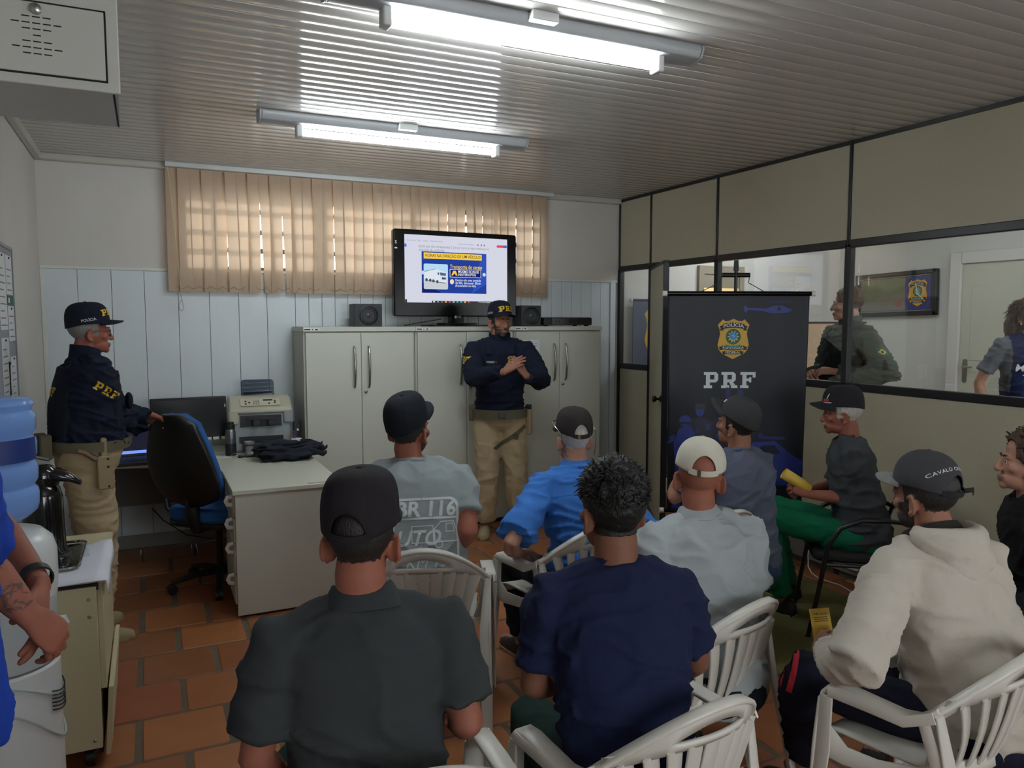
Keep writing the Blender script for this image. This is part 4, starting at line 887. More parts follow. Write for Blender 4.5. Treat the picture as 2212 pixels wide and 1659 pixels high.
# ---- whole figure
def rotm(yaw=0, pitch=0, roll=0):
    """yaw left +, pitch down +, roll to the right +  (y forward)"""
    return Matrix.Rotation(R_(yaw), 4, 'Z') @ Matrix.Rotation(R_(-pitch), 4, 'X') @ Matrix.Rotation(R_(roll), 4, 'Y')
class Person: pass
def person(label, loc, heading, pelvis=.53, lean=0., curl=0., side=0., twist=0., s=1., wid=1., belly=0., sw=.19,
           head=(0, 0, 0), neck=.03, skin_c='tan', shirt=None, sleeve='short', sleeve_k=.62, sleeve_r=.0, hem=-.10, arms=None, hands=None,
           legs=None, baggy=0., trousers=None, shoes=None, beard=None, hair=None, hair_top=None, buzz=None, wr=.005, seed=1, collar='crew', skirt=0., group=None, neck_len=0.):
    p = Person(); root = thing('person', label, 'person', (loc[0], loc[1], loc[2] if len(loc) > 2 else 0), R_(-heading), group); p.root = root
    RM = Matrix.Translation(root.location) @ Matrix.Rotation(R_(-heading), 4, 'Z'); inv = RM.inverted()
    def L(q, w_=False): return inv @ Vector(q)
    p.L = L; sk = skin(skin_c, SK[skin_c]); p.skin = sk
    # spine
    S = [-.12+.02*i for i in range(40)]; pos = {}; q = Vector((0, 0, pelvis)); tang = {}
    def ang(u): return R_(lean+curl*max(0, u)/.6)
    i0 = S.index(min(S, key=abs)); pts = [None]*len(S); pts[i0] = Vector((0, 0, pelvis))
    for i in range(i0+1, len(S)):
        a = ang(S[i]-.01); pts[i] = pts[i-1]+Vector((math.sin(R_(side)), math.sin(a), math.cos(a)))*.02*s
    for i in range(i0-1, -1, -1): pts[i] = pts[i+1]-Vector((0, math.sin(R_(lean)*.3), 1))*.02*s
    def sp(u):
        x = (u+.12)/.02; i = max(0, min(len(S)-2, int(x))); return pts[i].lerp(pts[i+1], x-i)
    def axes(u):
        t = (sp(u+.02)-sp(u-.02)).normalized(); tw = R_(twist)*max(0, min(1, u/.55)); sd = Vector((math.cos(tw), math.sin(tw), 0)); sd = (sd-t*sd.dot(t)).normalized(); return sd, t.cross(sd), t
    p.sp = sp; p.axes = axes
    prof = [(-.115, .135, .115), (-.06, .170, .138), (0, .178, .146), (.08, .170, .140), (.16, .166, .134), (.27, .176, .130), (.36, .187, .127), (.43, .190, .122), (.49, .175, .112), (.535, .125, .092), (.575, .074, .072), (.60, .062, .064)]
    def ring(u, a, b, off=0., n=28, e=2.35):
        sd, fw, t = axes(u); c = sp(u); out = []
        bf = belly*math.exp(-((u-.10)/.13)**2)
        for k in range(n):
            th = 2*math.pi*k/n; cs, sn = math.cos(th), math.sin(th)
            x = (a*s*wid+off+bf*.5)*math.copysign(abs(cs)**(2/e), cs); y = (b*s*(1+.5*(wid-1))+off+(bf if sn > 0 else bf*.15))*math.copysign(abs(sn)**(2/e), sn)
            out.append(c+sd*x+fw*y)
        return out
    def torso(b, off, u0, u1):
        us = [u0]+[u for u, _, _ in prof if u0+.012 < u < u1-.008]+[u1]
        R = []
        for u in us:
            a = np.interp(u, [q_[0] for q_ in prof], [q_[1] for q_ in prof]); c = np.interp(u, [q_[0] for q_ in prof], [q_[2] for q_ in prof])
            R.append(ring(u, a, c, off))
        b.loft(R)
    sd, fw, t = axes(.48); p.sd, p.fw, p.t = sd, fw, t
    SH = {k: sp(.492)+sd*(k_*sw*s*(.4+.6*wid))-fw*.004 for k, k_ in (('L', -1), ('R', 1))}; p.SH = SH
    for k, k_ in (('L', -1), ('R', 1)):
        pass
    seated = pelvis < .8
    A = arms or {}
    AR = {}
    for k, k_ in (('L', -1), ('R', 1)):
        a = A.get(k)
        if a is None: a = (SH[k]+Vector((k_*.06, -.02, -.27)), SH[k]+Vector((k_*.02, .20, -.36)))
        AR[k] = (Vector(a[0]), Vector(a[1]))
    p.AR = AR
    LG = {}
    for k, k_ in (('L', -1), ('R', 1)):
        a = (legs or {}).get(k)
        if a is None:
            a = ((k_*.15, .43, pelvis-.03), (k_*.14, .42, .09), (k_*.17, .60, .03)) if seated else ((k_*.10, .03, .50*s), (k_*.115, -.02, .09), (k_*.15, .13, .03))
        LG[k] = [Vector((k_*.092*s, .0, pelvis-.02))]+[Vector(x) for x in a]
    ur = .056*s*(.55+.45*wid); er = .043*s*(.6+.4*wid)
    def arm_tube(b, k, off, a=0., z=1., extra=0.):
        sh = SH[k]; el, wr_ = AR[k]; P_ = []; Rr = []
        P_ += [sh+(sp(.50)-sh)*.45, sh, sh.lerp(el, .2), sh.lerp(el, .5), sh.lerp(el, .8), el]; Rr += [ur*.95+off, ur*1.06+off, ur*1.07+off, ur*.95+off+extra*.5, er*1.05+off+extra, er+off+extra]
        if z > 1: P_ += [el.lerp(wr_, .12), el.lerp(wr_, .28), el.lerp(wr_, .6), el.lerp(wr_, .86), el.lerp(wr_, .93)]; Rr += [er*1.05+off, er*1.02+off, er*.85+off, .033*s+off, .031*s+off]
        if z < 1:
            cut = sh.lerp(el, z); P_ = P_[:3]+([sh.lerp(el, .5)] if z > .55 else [])+[cut]; Rr = Rr[:3]+([Rr[3]] if z > .55 else [])+[ur*.98+off+.006+extra]
        b.tube(P_, Rr, 18)
    def leg_tube(b, k, off, wide=0.):
        h, kn, an, to = LG[k]; th = .082*s*(.6+.4*wid)
        hh = h+Vector((0, 0, .02))
        b.tube([hh-(kn-h)*.12, hh, h.lerp(kn, .35), h.lerp(kn, .75), kn, kn.lerp(an, .12), kn.lerp(an, .4), kn.lerp(an, .75), an.lerp(kn, .06)], [th*.9+off, th+off, th*.97+off, th*.84+off, .064*s+off, .064*s+off, .062*s+off+wide*.4, .052*s+off+wide*.8, .046*s+off+wide], 20)
    # ---- body: torso, limbs, head, hands joined in one mesh
    V_, F_, I_ = [], [], []
    mats = [sk, mat('lip_'+skin_c, tuple(int(c*.80) for c in SK[skin_c]), .45), hairm(buzz or 'dark'), hairm('beard' if beard else 'dark')]
    def put(VF, idx=None):
        o = sum(len(x) for x in V_); V_.append(VF[0]); F_.extend([tuple(i+o for i in f) for f in VF[1]]); I_.extend(idx if idx is not None else [0]*len(VF[1]))
    b = MB(); torso(b, -.014, -.10, .555)
    for k in 'LR':
        arm_tube(b, k, -.004, z=1.2); h, kn, an, to = LG[k]
        b.tube([h, h.lerp(kn, .5), kn, kn.lerp(an, .4), an], [.066*s, .066*s, .052*s, .05*s, .036*s], 14)
        b.tube([an, an+Vector((0, 0, -.03)), to], [.036, .036, .028], 12)
    Bv, Bf = remesh(b, .0125, 5, .5); put((Bv, Bf))
    HJ = sp(.60)+(axes(.6)[2]*.5+Vector((0, 0, .5))).normalized()*(neck+neck_len)*s; p.HJ = HJ
    HMx = Matrix.Translation(HJ) @ rotm(*head) @ Matrix.Scale(s if s > 1 else (1+s)/2, 4); p.HM = HMx
    hv, hf = head_shape(); hc = fz(hv, hf)
    # neck follows the spine rather than the turned head
    low = np.clip((-hv[:, 2]+.02)/.10, 0, 1)
    R4 = np.array(HMx); hw = hv @ R4[:3, :3].T+R4[:3, 3]
    nb_ = np.array(Matrix.Translation(HJ) @ Matrix.Scale(s, 4)); base = hv @ nb_[:3, :3].T+nb_[:3, 3]
    tdir = np.array((sp(.48)-HJ)); tdir[2] = 0; k_ = np.clip((-hv[:, 2]+.01)/.07, 0, 1)
    base = base+np.outer(k_, tdir-np.array((0, -.028, 0))*s)
    hw = hw*(1-low[:, None])+base*low[:, None]
    x, y, z = hc[:, 0], hc[:, 1], hc[:, 2]; idx = np.zeros(len(hf), int)
    idx[(y > .086) & (np.abs(x) < .024) & (z < .0265) & (z > .002)] = 1
    if buzz:
        hl = np.where(y > .02, .128+.0*y, np.where(y > -.03, .075, .05)); hl = np.where((np.abs(x) > .062) & (y > -.022) & (y < .02), .085, hl); hl = np.where((y > .0) & (y < .035) & (np.abs(x) > .055), .065, hl)
        hl = hl+.0022*snoise(hc, (220, 220, 220), 3); hl = np.where(y < -.03, np.maximum(hl, .03), hl); fore = (y > .072) & (z < .165)
        ear = (np.abs(x) > .0775)
        idx[(z > hl) & (z > .044) & ~fore & ~ear] = 2
    if beard:
        jaw = (z < .030) & (z > -.045) & (y > .012) & ~((np.abs(x) < .020) & (z > .0035) & (z < .024) & (y > .08))
        side_ = (np.abs(x) > .052) & (y > .015) & (y < .055) & (z < .07) & (z > -.04)
        mous = (y > .088) & (z > .0245) & (z < .036) & (np.abs(x) < .030)
        idx[(jaw | side_ | mous) & (idx != 1) & (y > .0)] = 3
        idx[(z < -.030) & (y < .06)] = np.where(idx[(z < -.030) & (y < .06)] == 3, 0, idx[(z < -.030) & (y < .06)])
    put((hw, hf), idx)
    for k, k_ in (('L', -1), ('R', 1)):
        hd = (hands or {}).get(k)
        if hd is None and sleeve == 'long' and hands is None: hd = {}
        if hd is False: continue
        el, wr_ = AR[k]; hd = dict(hd or {})
        fd = hd.pop('f', None); dz = hd.pop('d', None)
        if fd is None: fd = (wr_-el)
        if dz is None: dz = Vector((k_*.6, .2, .8))
        # thumb side: +x in hand space = f x d ; right hand palm down has thumb to the left
        put(arm_mesh(el, wr_, fd, dz, hd.pop('m', -k_), r0=er*.98, r1=.028*s, **hd))
    V = np.vstack(V_); p.body = mk('body', np_mesh('body', V, F_, mats, I_), root)
    p.headV, p.headF, p.headC = hw, hf, hc
    # eyes
    for k_ in (-1, 1):
        c = HMx @ Vector((k_*.0305, .0795, .083))
        e = MB().ell(c, (.0105, .0105, .0105), n=14, m=10).build('eye', mat('eye_white', (214, 206, 198), .25), root, smooth=180)
        MB().ell(HMx @ Vector((k_*.0305, .0868, .083)), (.0048, .0048, .0048), n=10, m=8).build('iris', mat('eye_iris', (40, 26, 18), .15), e, smooth=180)
        eb_ = [HMx @ Vector((k_*xx, yy, zz)) for xx, yy, zz in ((.012, .0955, .1035), (.026, .0955, .1085), (.043, .083, .105))]
        MB().tube(eb_, [(.0035, .0022), (.004, .0025), (.002, .0015)], 8).build('eyebrow', hairm('dark' if buzz != 'white' else 'grey'), root)
    # hair shell
    if hair:
        shell_part(p, hair, hair_top)
    # ---- shirt
    if shirt:
        b = MB(); torso(b, .006, hem, .572)
        for k, k_ in (('L', -1), ('R', 1)):
            b.tube([sp(.555)+sd*k_*.03*s, SH[k].lerp(sp(.55), .45)+t*.022*s, SH[k]+t*.006], [.052*s, .050*s*wid, .052*s], 14)
            arm_tube(b, k, .007+sleeve_r, z=sleeve_k if sleeve == 'short' else 1.2, extra=sleeve_r)
        if skirt: pass
        V, F = remesh(b, .0085, 8, .5); V = wrinkle(V, F, wr, seed)
        p.shirtV, p.shirtF = V, F; p.shirt = mk('shirt', np_mesh('shirt', V, F, shirt), root); p.bvh = bvh_of(V, F)
        cN = sp(.572)+t*.004; nx = sd; ny = fw
        if collar == 'crew':
            nbp = [cN+nx*.0700*s*math.cos(a)+ny*.0690*s*math.sin(a)+t*(.006-.016*max(0, math.sin(a))) for a in np.linspace(0, 2*math.pi, 29)]
            MB().tube(nbp, [(.010, .0055)]*29, 8, hint=t).build('neckband', shirt, p.shirt, smooth=180)
        elif collar == 'polo':
            rings = []
            for a in np.linspace(-2.35+math.pi*1.5, 2.35+math.pi*1.5, 33):
                c_, s_ = math.cos(a), math.sin(a)
                def Q(r_, zz): return cN+nx*r_*1.03*s*c_+ny*r_*s*s_+t*zz*s-t*.018*max(0, s_)
                rings.append([Q(.064, .0), Q(.064, .034), Q(.066, .039), Q(.070, .036), Q(.087, .004), Q(.098, -.016), Q(.093, -.018)])
            MB().loft(rings).build('collar', shirt, p.shirt, smooth=60)
        elif collar == 'stand':
            rings = []
            for a in np.linspace(0, 2*math.pi, 30)[:-1]:
                c_, s_ = math.cos(a), math.sin(a)
                rings.append((c_, s_))
            lv = [(.084, -.03), (.080, .02), (.080, .055), (.076, .056), (.072, .0)]; cN = cN-ny*.020
            MB().loft([[cN+nx*r_*1.04*s*c_+ny*r_*s*s_+t*(zz-.02*max(0, s_))*s for c_, s_ in rings] for r_, zz in lv]).build('collar', shirt, p.shirt, smooth=60)
    if trousers:
        b = MB(); torso(b, -.006, -.115, .05 if seated else hem+.035)
        if seated: b.ell(Vector((0, -.04, pelvis-.04)), (.175*s*wid, .13*s, .085*s), n=20, m=12)
        for k in 'LR': leg_tube(b, k, .010+baggy, .012)
        V, F = remesh(b, .0105, 5, .5); V = wrinkle(V, F, .0055+baggy*.1, seed+9, (16, 16, 36)); p.trV, p.trF = V, F
        p.trousers = mk('trousers', np_mesh('trousers', V, F, trousers), root); p.tbvh = bvh_of(V, F)
    if shoes:
        for k in 'LR':
            h, kn, an, to = LG[k]; d = Vector((to.x-an.x, to.y-an.y, 0)); d = d.normalized() if d.length > 1e-4 else Vector((0, 1, 0)); g = Vector((an.x, an.y, 0)); z0 = 0.; sdv = Vector((d.y, -d.x, 0))
            rings = []
            for yy, wd, ht in ((-.085, .018, .05), (-.078, .034, .075), (-.03, .040, .10), (.03, .042, .09), (.09, .047, .062), (.14, .046, .05), (.175, .034, .038), (.19, .014, .026)):
                rings.append([g+d*yy+sdv*wd*cx+Vector((0, 0, .012+max(0, cz)*ht+min(0, cz)*.012)) for cx, cz in circ(1, 16)])
            so = MB().loft(rings).build('shoe', shoes, root, smooth=60)
            MB().loft([[g+d*yy+sdv*wd*q_+Vector((0, 0, zz)) for q_ in (-1, 1) for zz in ((0, .018) if q_ < 0 else (.018, 0))] for yy, wd in ((-.088, .02), (-.07, .038), (.03, .043), (.1, .05), (.15, .047), (.192, .018))]).build('sole', mat('sole_tan', (150, 130, 100), .8), so, bevel=.003)
    return p
def shell_part(p, colour, spec):
    """hair: scalp surface thickened; spec(x,y,z)->thickness or <=0"""
    hc = head_shape(); V, F = hc; c = fz(V, F); N = vnormals(V, F)
    R4 = np.array(p.HM)
    th = np.array([spec(*q) for q in V]); keep = [f for f in F if min(th[list(f)]) > 0]
    used = sorted({i for f in keep for i in f}); mp = {j: i for i, j in enumerate(used)}
    nz_ = 1+.25*snoise(V, (70, 70, 50), 5)+.25*snoise(V, (220, 220, 160), 6)
    Q = V[used]+N[used]*(th[used]*np.clip(nz_[used], .35, 2))[:, None]
    Q = Q @ R4[:3, :3].T+R4[:3, 3]
    p.hair = mk('hair', np_mesh('hair', Q, [tuple(mp[i] for i in f) for f in keep], hairm(colour)), p.root)
    md = p.hair.modifiers.new('solid', 'SOLIDIFY'); md.thickness = .006; md.offset = -1
def shirt_decal(p, vf, name, m, u, out, right=None, up=None, off=.002, side=None, maxe=.012, dx=0., reach=.2):
    """print on the shirt at spine height u; out = direction it faces (local)"""
    o = p.sp(u)+Vector(out).normalized()*.16+Vector(right or p.sd).normalized()*dx
    return decal(vf, name, m, p.shirt, p.bvh, frame(o, right or p.sd, up or p.t), off, reach, maxe)

def tufts(p, colour, spec, n, length, flow, seed=3, r=.0022, name='hair_strands'):
    """short locks growing from the scalp; spec>0 where hair grows, flow(pos)->direction (head space)"""
    rnd = np.random.RandomState(seed); V, F = head_shape(); N = vnormals(V, F); ok = [i for i in range(len(V)) if spec(*V[i]) > 0]
    b = MB()
    for i in rnd.choice(ok, n):
        q = Vector(V[i]); nn = Vector(N[i]); d = Vector(flow(*V[i]))+Vector(rnd.randn(3)*.35); ln = length(*V[i])*(.7+.6*rnd.rand()); th = spec(*V[i])
        a = q+nn*th*.3; m_ = a+(nn*.75+d*.6).normalized()*ln*.55; e = m_+(nn*.15+d).normalized()*ln*.6
        b.tube([p.HM @ a, p.HM @ m_, p.HM @ e], [(r, r*.6), (r*1.05, r*.6), (r*.25, r*.2)], 5)
    o = b.build(name, hairm(colour), p.root, smooth=180); o['kind'] = 'stuff'; return o
# ================================================================== WHITE PLASTIC ARMCHAIRS
plas = mat('white_plastic', (214, 211, 202), .34, bump=.04, bscale=80)
def white_chair():
    t = thing('plastic_armchair', 'x', 'chair')
    def by(x, z): return -.165-.28*(z-.42)+1.55*x*x
    def rim(x): return .785-2.35*x*x
    # backrest: arched top band with a crescent hand hole
    b = MB(); nx_ = 41; cols = []
    for i in range(nx_):
        x = -.245+.49*i/(nx_-1); zt = rim(x); hole = max(0, 1-(x/.115)**2)
        h0 = .722-.7*x*x-.0*hole; zb = min(.690-.9*x*x, zt-.03)
        hb = h0-.012*hole-.010*(1-hole); ht = h0+.026*hole-.010*(1-hole)
        hb = max(hb, zb+.008); ht = min(max(ht, hb), zt-.008)
        cols.append([(x, by(x, z)-(.0 if z != hb else .006*hole), z) for z in (zb, hb, ht, zt)])
    v = [p for c in cols for p in c]; f = []
    for i in range(nx_-1):
        xm = -.245+.49*(i+.5)/(nx_-1)
        for j in range(3):
            if j == 1 and abs(xm) < .113: continue
            f.append((i*4+j, (i+1)*4+j, (i+1)*4+j+1, i*4+j+1))
    br = MB().add(v, f).build('backrest', plas, t, smooth=60, solid=.010)
    xs_ = np.linspace(-.262, .262, 33)
    rp = [(x, by(x, rim(x))+.004, rim(x)) for x in xs_]
    MB().strip(rp, [(0, -.25, 1)]*33, .030, .014).build('top_rim', plas, br, smooth=50)
    xl = np.linspace(-.112, .112, 15)
    MB().strip([(x, by(x, 0)-.28*.72+.0+.0, .722-.7*x*x-.012*max(0, 1-(x/.115)**2)) for x in xl], [(0, -.2, 1)]*15, .02, .006).build('hand_hole_lip', plas, br, smooth=50) if False else None
    for i in range(-4, 5):
        xt, xb = i*.0515, i*.040; path = []; 
        zt = min(.690-.9*xt*xt, rim(xt)-.03)+.006
        for q in np.linspace(0, 1, 7):
            x = xb+(xt-xb)*(q**1.6); z = .455+(zt-.455)*q; path.append((x, by(x, z)-.004*math.sin(q*math.pi), z))
        MB().strip(path, [(0, -1, .1)]*7, [.0365+.0115*q for q in np.linspace(0, 1, 7)], .008, bev=.25).build('slat', plas, br, smooth=50)
    MB().strip([(x, by(x, .45), .445) for x in np.linspace(-.2, .2, 13)], [(0, -1, .1)]*13, .045, .010).build('lower_rail', plas, br, smooth=50)
    # seat
    b = MB(); n = 15; v = []
    for i in range(n):
        for j in range(n):
            u, w_ = -1+2*i/(n-1), j/(n-1); wx = .20+.035*w_
            y = -.165+.40*w_+.0*u; z = .425+.012*(abs(u)**3)+(.018*(w_-.3)) - (.05*((w_-.88)/.12)**2 if w_ > .88 else 0)
            y += .55*(u*wx)**2 if w_ < .1 else 0
            v.append((u*wx, y, z))
    b.add(v, [(i*n+j, (i+1)*n+j, (i+1)*n+j+1, i*n+j+1) for i in range(n-1) for j in range(n-1)])
    b.build('seat', plas, t, smooth=60, solid=.009)
    for s in (-1, 1):
        # armrest sweeping from the front leg into the back
        path = [(s*.268, .195, .545), (s*.267, .185, .580), (s*.266, .165, .600), (s*.267, .12, .606), (s*.270, .04, .603), (s*.272, -.04, .600), (s*.268, -.085, .610), (s*.258, by(.258, .64)-.002, .640)]
        MB().strip(path, [(s*.15, 1, .1), (s*.1, .8, .6), (0, .35, .95), (0, 0, 1), (0, 0, 1), (0, .1, 1), (0, .45, .9), (0, .5, .85)], [.05, .052, .054, .054, .054, .052, .046, .032], .013).build('armrest', plas, t, smooth=50)
        MB().strip([(s*.294, .165, .590), (s*.296, .04, .592), (s*.296, -.05, .590), (s*.282, by(.258, .64), .625)], [(s, 0, .1)]*4, .030, .007).build('armrest_lip', plas, t, smooth=50)
        # front leg, U-shaped in section
        lp = [(s*.285, .225, .004), (s*.279, .215, .22), (s*.272, .205, .42), (s*.268, .196, .56)]
        lg = MB().strip(lp, [(s*.2, 1, .05)]*4, [.045, .055, .070, .056], .010).build('leg', plas, t, smooth=50)
        MB().strip([(s*.307, .205, .004), (s*.305, .19, .22), (s*.300, .175, .42), (s*.294, .168, .575)], [(s, .15, .05)]*4, [.035, .045, .055, .040], .008).build('leg_flange', plas, lg, smooth=50)
        # web from leg to seat
        MB().strip([(s*.285, .185, .44), (s*.270, .12, .405), (s*.252, .03, .405), (s*.240, -.08, .43), (s*.235, -.14, .47)], [(s, 0, .15)]*5, [.10, .055, .045, .045, .05], .008).build('side_web', plas, t, smooth=50)
        # rear leg
        lp = [(s*.245, -.275, .004), (s*.245, -.225, .22), (s*.244, -.165, .43), (s*.256, by(.256, .62)-.006, .625)]
        lg = MB().strip(lp, [(s*.3, -1, .2)]*4, [.040, .046, .050, .030], .010).build('leg', plas, t, smooth=50)
        MB().strip([(s*.262, -.255, .004), (s*.265, -.205, .22), (s*.262, -.15, .43), (s*.266, -.09, .60)], [(s, -.2, 0)]*4, [.03, .04, .04, .03], .008).build('leg_flange', plas, lg, smooth=50)
        MB().strip([(s*.215, -.09, .45), (s*.236, by(.236, .52), .52), (s*.25, by(.25, .60), .61)], [(s*.4, -1, .1)]*3, [.035, .03, .03], .009).build('back_stile', plas, br, smooth=50)
    return t
CH = {  # origin, heading (degrees right of the far wall), label
 'A': ((1.01, 2.98), 20, 'white plastic armchair of the man in the BR 116 shirt'),
 'B': ((1.72, 3.01), -10, 'white plastic armchair under the man in the bright blue shirt'),
 'C': ((.46, 1.61), 4, 'white plastic armchair at the bottom edge, under the man in dark grey polo'),
 'D': ((1.13, 1.58), -6, 'white plastic armchair under the man in the navy T-shirt'),
 'E': ((1.64, 2.02), -14, 'white plastic armchair under the man with the white cap'),
 'F': ((2.40, 2.95), -6, 'white plastic armchair in front of the banner, mostly hidden'),
 'H': ((2.07, 1.44), -12, 'white plastic armchair under the man in the cream hoodie')}
c0 = None
for k, (o_, h_, lb_) in CH.items():
    c = white_chair() if c0 is None else copy_tree(c0)
    c0 = c0 or c
    c.location = (o_[0], o_[1], 0); c.rotation_euler = (0, 0, R_(-h_)); tag(c, lb_, 'chair', 'white plastic armchairs')
# ---- black visitor chair
vc = thing('visitor_chair', 'black visitor chair with looped armrests under the man in green trousers', 'chair', (3.42, 2.90, 0), R_(52))
bf = mat('black_upholstery', (24, 24, 26), .8, bump=.4, bscale=300); bt_ = mat('black_tube', (18, 18, 20), .35)
MB().prism(rrect(.46, .44, .08), .405, .455).build('seat', bf, vc, bevel=.018, segs=3)
MB().prism(rrect(.40, .28, .08, 6, 0, .72), -.018, .018, M=frame((0, -.245, 0), (1, 0, 0), (0, -.12, .99))).build('backrest', bf, vc, bevel=.012)
for s in (-1, 1):
    MB().tube([(s*.25, .24, .012), (s*.255, .19, .30), (s*.255, .16, .50), (s*.255, .10, .60), (s*.255, .0, .645), (s*.255, -.12, .65), (s*.24, -.22, .64), (s*.20, -.27, .62)], .0125, 10).build('armrest_leg', bt_, vc)
    MB().tube([(s*.24, -.20, .42), (s*.235, -.28, .66), (s*.17, -.30, .76)], .011, 10).build('back_post', bt_, vc)
    MB().tube([(s*.24, -.16, .42), (s*.25, -.24, .20), (s*.255, -.27, .012)], .0125, 10).build('leg', bt_, vc)
    MB().tube([(s*.24, .17, .40), (s*.24, -.18, .40)], .011, 8).build('seat_rail', bt_, vc)
    for y in (.24, -.27): MB().lathe([(0, 0), (.017, 0), (.015, .02), (0, .02)], 12, M=Matrix.Translation((s*(.25 if y > 0 else .255), y, 0))).build('foot_cap', blk2, vc)
# ---- chair of the woman at the right edge
vw = copy_tree(vc); vw.location = (2.98, 1.72, 0); vw.rotation_euler = (0, 0, R_(40)); tag(vw, 'black visitor chair at the right edge under the woman in black', 'chair')
# ================================================================== RUG, TRUNKING, CABLES
rug = tag(MB().prism(rrect(1.55, 1.0, .02), 0, .012, M=Matrix.Translation((2.98, 3.10, 0))).build('floor_rug', mat('rug_green', (112, 108, 62), .95, var=.18, vscale=30, bump=.9, bscale=240), bevel=.004), 'worn olive green rug on the tiles under the chairs by the banner', 'rug')
MB().prism([(2.21, 3.57), (3.75, 3.57), (3.75, 3.6), (2.21, 3.6)], .0, .013).build('rug_border', mat('rug_dark', (40, 40, 32), .9), rug)
tk = thing('socket_trunking', 'grey cable trunking with pale power sockets along the partition foot', 'trunking', (XR-.045, 3.45, 0))
MB().box(-.02, .02, -.75, .55, .05, .19).build('trunking', mat('trunking_grey', (118, 116, 112), .5), tk, bevel=.004)
for i in range(7):
    y = -.56+i*.105; pl_ = MB().box(-.042, -.02, y, y+.085, .09, .175).build('socket', mat('socket_cream', (198, 196, 180), .4), tk, bevel=.003)
    for a, b in ((.02, .14), (.04, .14), (.06, .14), (.05, .12), (.065, .118)): MB().lathe([(0, 0), (.004, 0), (0, .0005)], 8, M=frame((-.0425, y+a, b), (0, -1, 0), (0, 0, 1))).build('hole', dk_, pl_)
tag(MB().tube([(4.0, 3.72, .14), (3.97, 3.70, .10), (3.93, 3.66, .03), (3.9, 3.6, .006), (3.86, 3.5, .006), (3.88, 3.35, .006), (3.84, 3.22, .006), (3.80, 3.1, .016), (3.82, 2.95, .016)], .0045, 7).build('white_cable', mat('cable_white', (210, 206, 196), .5)), 'thin white cable curling on the floor below the sockets', 'cable')
# ================================================================== BANNER ON ITS STAND
bnm = mat('banner_vinyl', (11, 15, 29), .5, bump=.05, bscale=6, var=.25, vscale=2)
BP0, BP1 = Vector((2.835, 3.79, 0)), Vector((3.635, 3.43, 0)); bx = (BP1-BP0).normalized(); BW = (BP1-BP0).length; BH0, BH1 = .50, 1.83
bc = (BP0+BP1)/2; bna = Vector((bx.y, -bx.x, 0))
bn = thing('hanging_banner', 'dark blue vinyl banner with a gold badge and white PRF letters', 'banner', (bc.x, bc.y, 0), math.atan2(bx.y, bx.x))
def wav(x, z): return .005*math.sin(x*9+z*2)*(.3+.6*(1.83-z)) + .0016*math.sin(x*27+1.3*z+1)+.0025*math.sin(z*6+x*5)
nx_, nz_ = 61, 70; v = []
def taper(z): return 1-.035*(BH1-z)/(BH1-BH0)
for i in range(nx_):
    for j in range(nz_):
        x = (-.5+i/(nx_-1))*BW*.985; z = BH0+(BH1-BH0)*j/(nz_-1); v.append((x*taper(z), wav(x, z), z))
bmb = MB().add(v, [(i*nz_+j, (i+1)*nz_+j, (i+1)*nz_+j+1, i*nz_+j+1) for i in range(nx_-1) for j in range(nz_-1)])
bf_ = [tuple(f) for f in bmb.f]; bbv = BVHTree.FromPolygons([Vector(p) for p in v], bf_)
vin = bmb.build('vinyl', bnm, bn, smooth=180, solid=.0015)
for z in (BH1, BH0):
    MB().tube([(-BW/2, 0, z), (BW/2, 0, z)], .014, 14).build('rod', blk, bn)
    for s in (-1, 1): MB().tube([(s*BW/2, 0, z), (s*(BW/2+.024), 0, z)], .017, 14).build('rod_cap', mat('cap_white', (214, 214, 208), .4), bn)
def bd(vf, name, m, x, z, off=.002, maxe=.02, rot=0.):
    c, s = math.cos(rot), math.sin(rot); vv = [(p[0]*c-p[1]*s+x, p[0]*s+p[1]*c) for p in vf[0]]
    return decal((vv, vf[1]), name, m, vin, bbv, frame((0, -.0, z), (1, 0, 0), (0, 0, 1)), off, .12, maxe)
def shield(h):
    r = [(0, .5), (.10, .455), (.20, .44), (.265, .485), (.39, .35), (.345, .24), (.33, .12), (.36, -.02), (.385, -.14), (.35, -.27), (.26, -.37), (.13, -.43), (0, -.5)]
    p = [(x*h, y*h) for x, y in r]; return p+[(-x, y) for x, y in p[-2:0:-1]]
gold = mat('badge_gold', (206, 158, 44), .45); bwh = mat('banner_white', (206, 214, 216), .5); bbk = mat('badge_black', (16, 16, 18), .5)
bgr = mat('badge_green', (34, 92, 60), .5); bbl = mat('badge_blue', (44, 130, 200), .5); byl = mat('badge_yellow', (220, 200, 90), .5); bgt = mat('badge_teal', (60, 130, 120), .5)
def tri_fan(poly, c=None):
    c = c or (sum(p[0] for p in poly)/len(poly), sum(p[1] for p in poly)/len(poly)); n = len(poly)
    return [c]+list(poly), [(0, 1+i, 1+(i+1) % n) for i in range(n)]
def arc_text(s, size, r, a0, bold, flip=1):
    """text bent on a shallow arc: y offset by curvature"""
    v_, f_ = text2d(s, size, bold); return [(x, y+flip*(-x*x)/(2*r)) for x, y in v_], f_
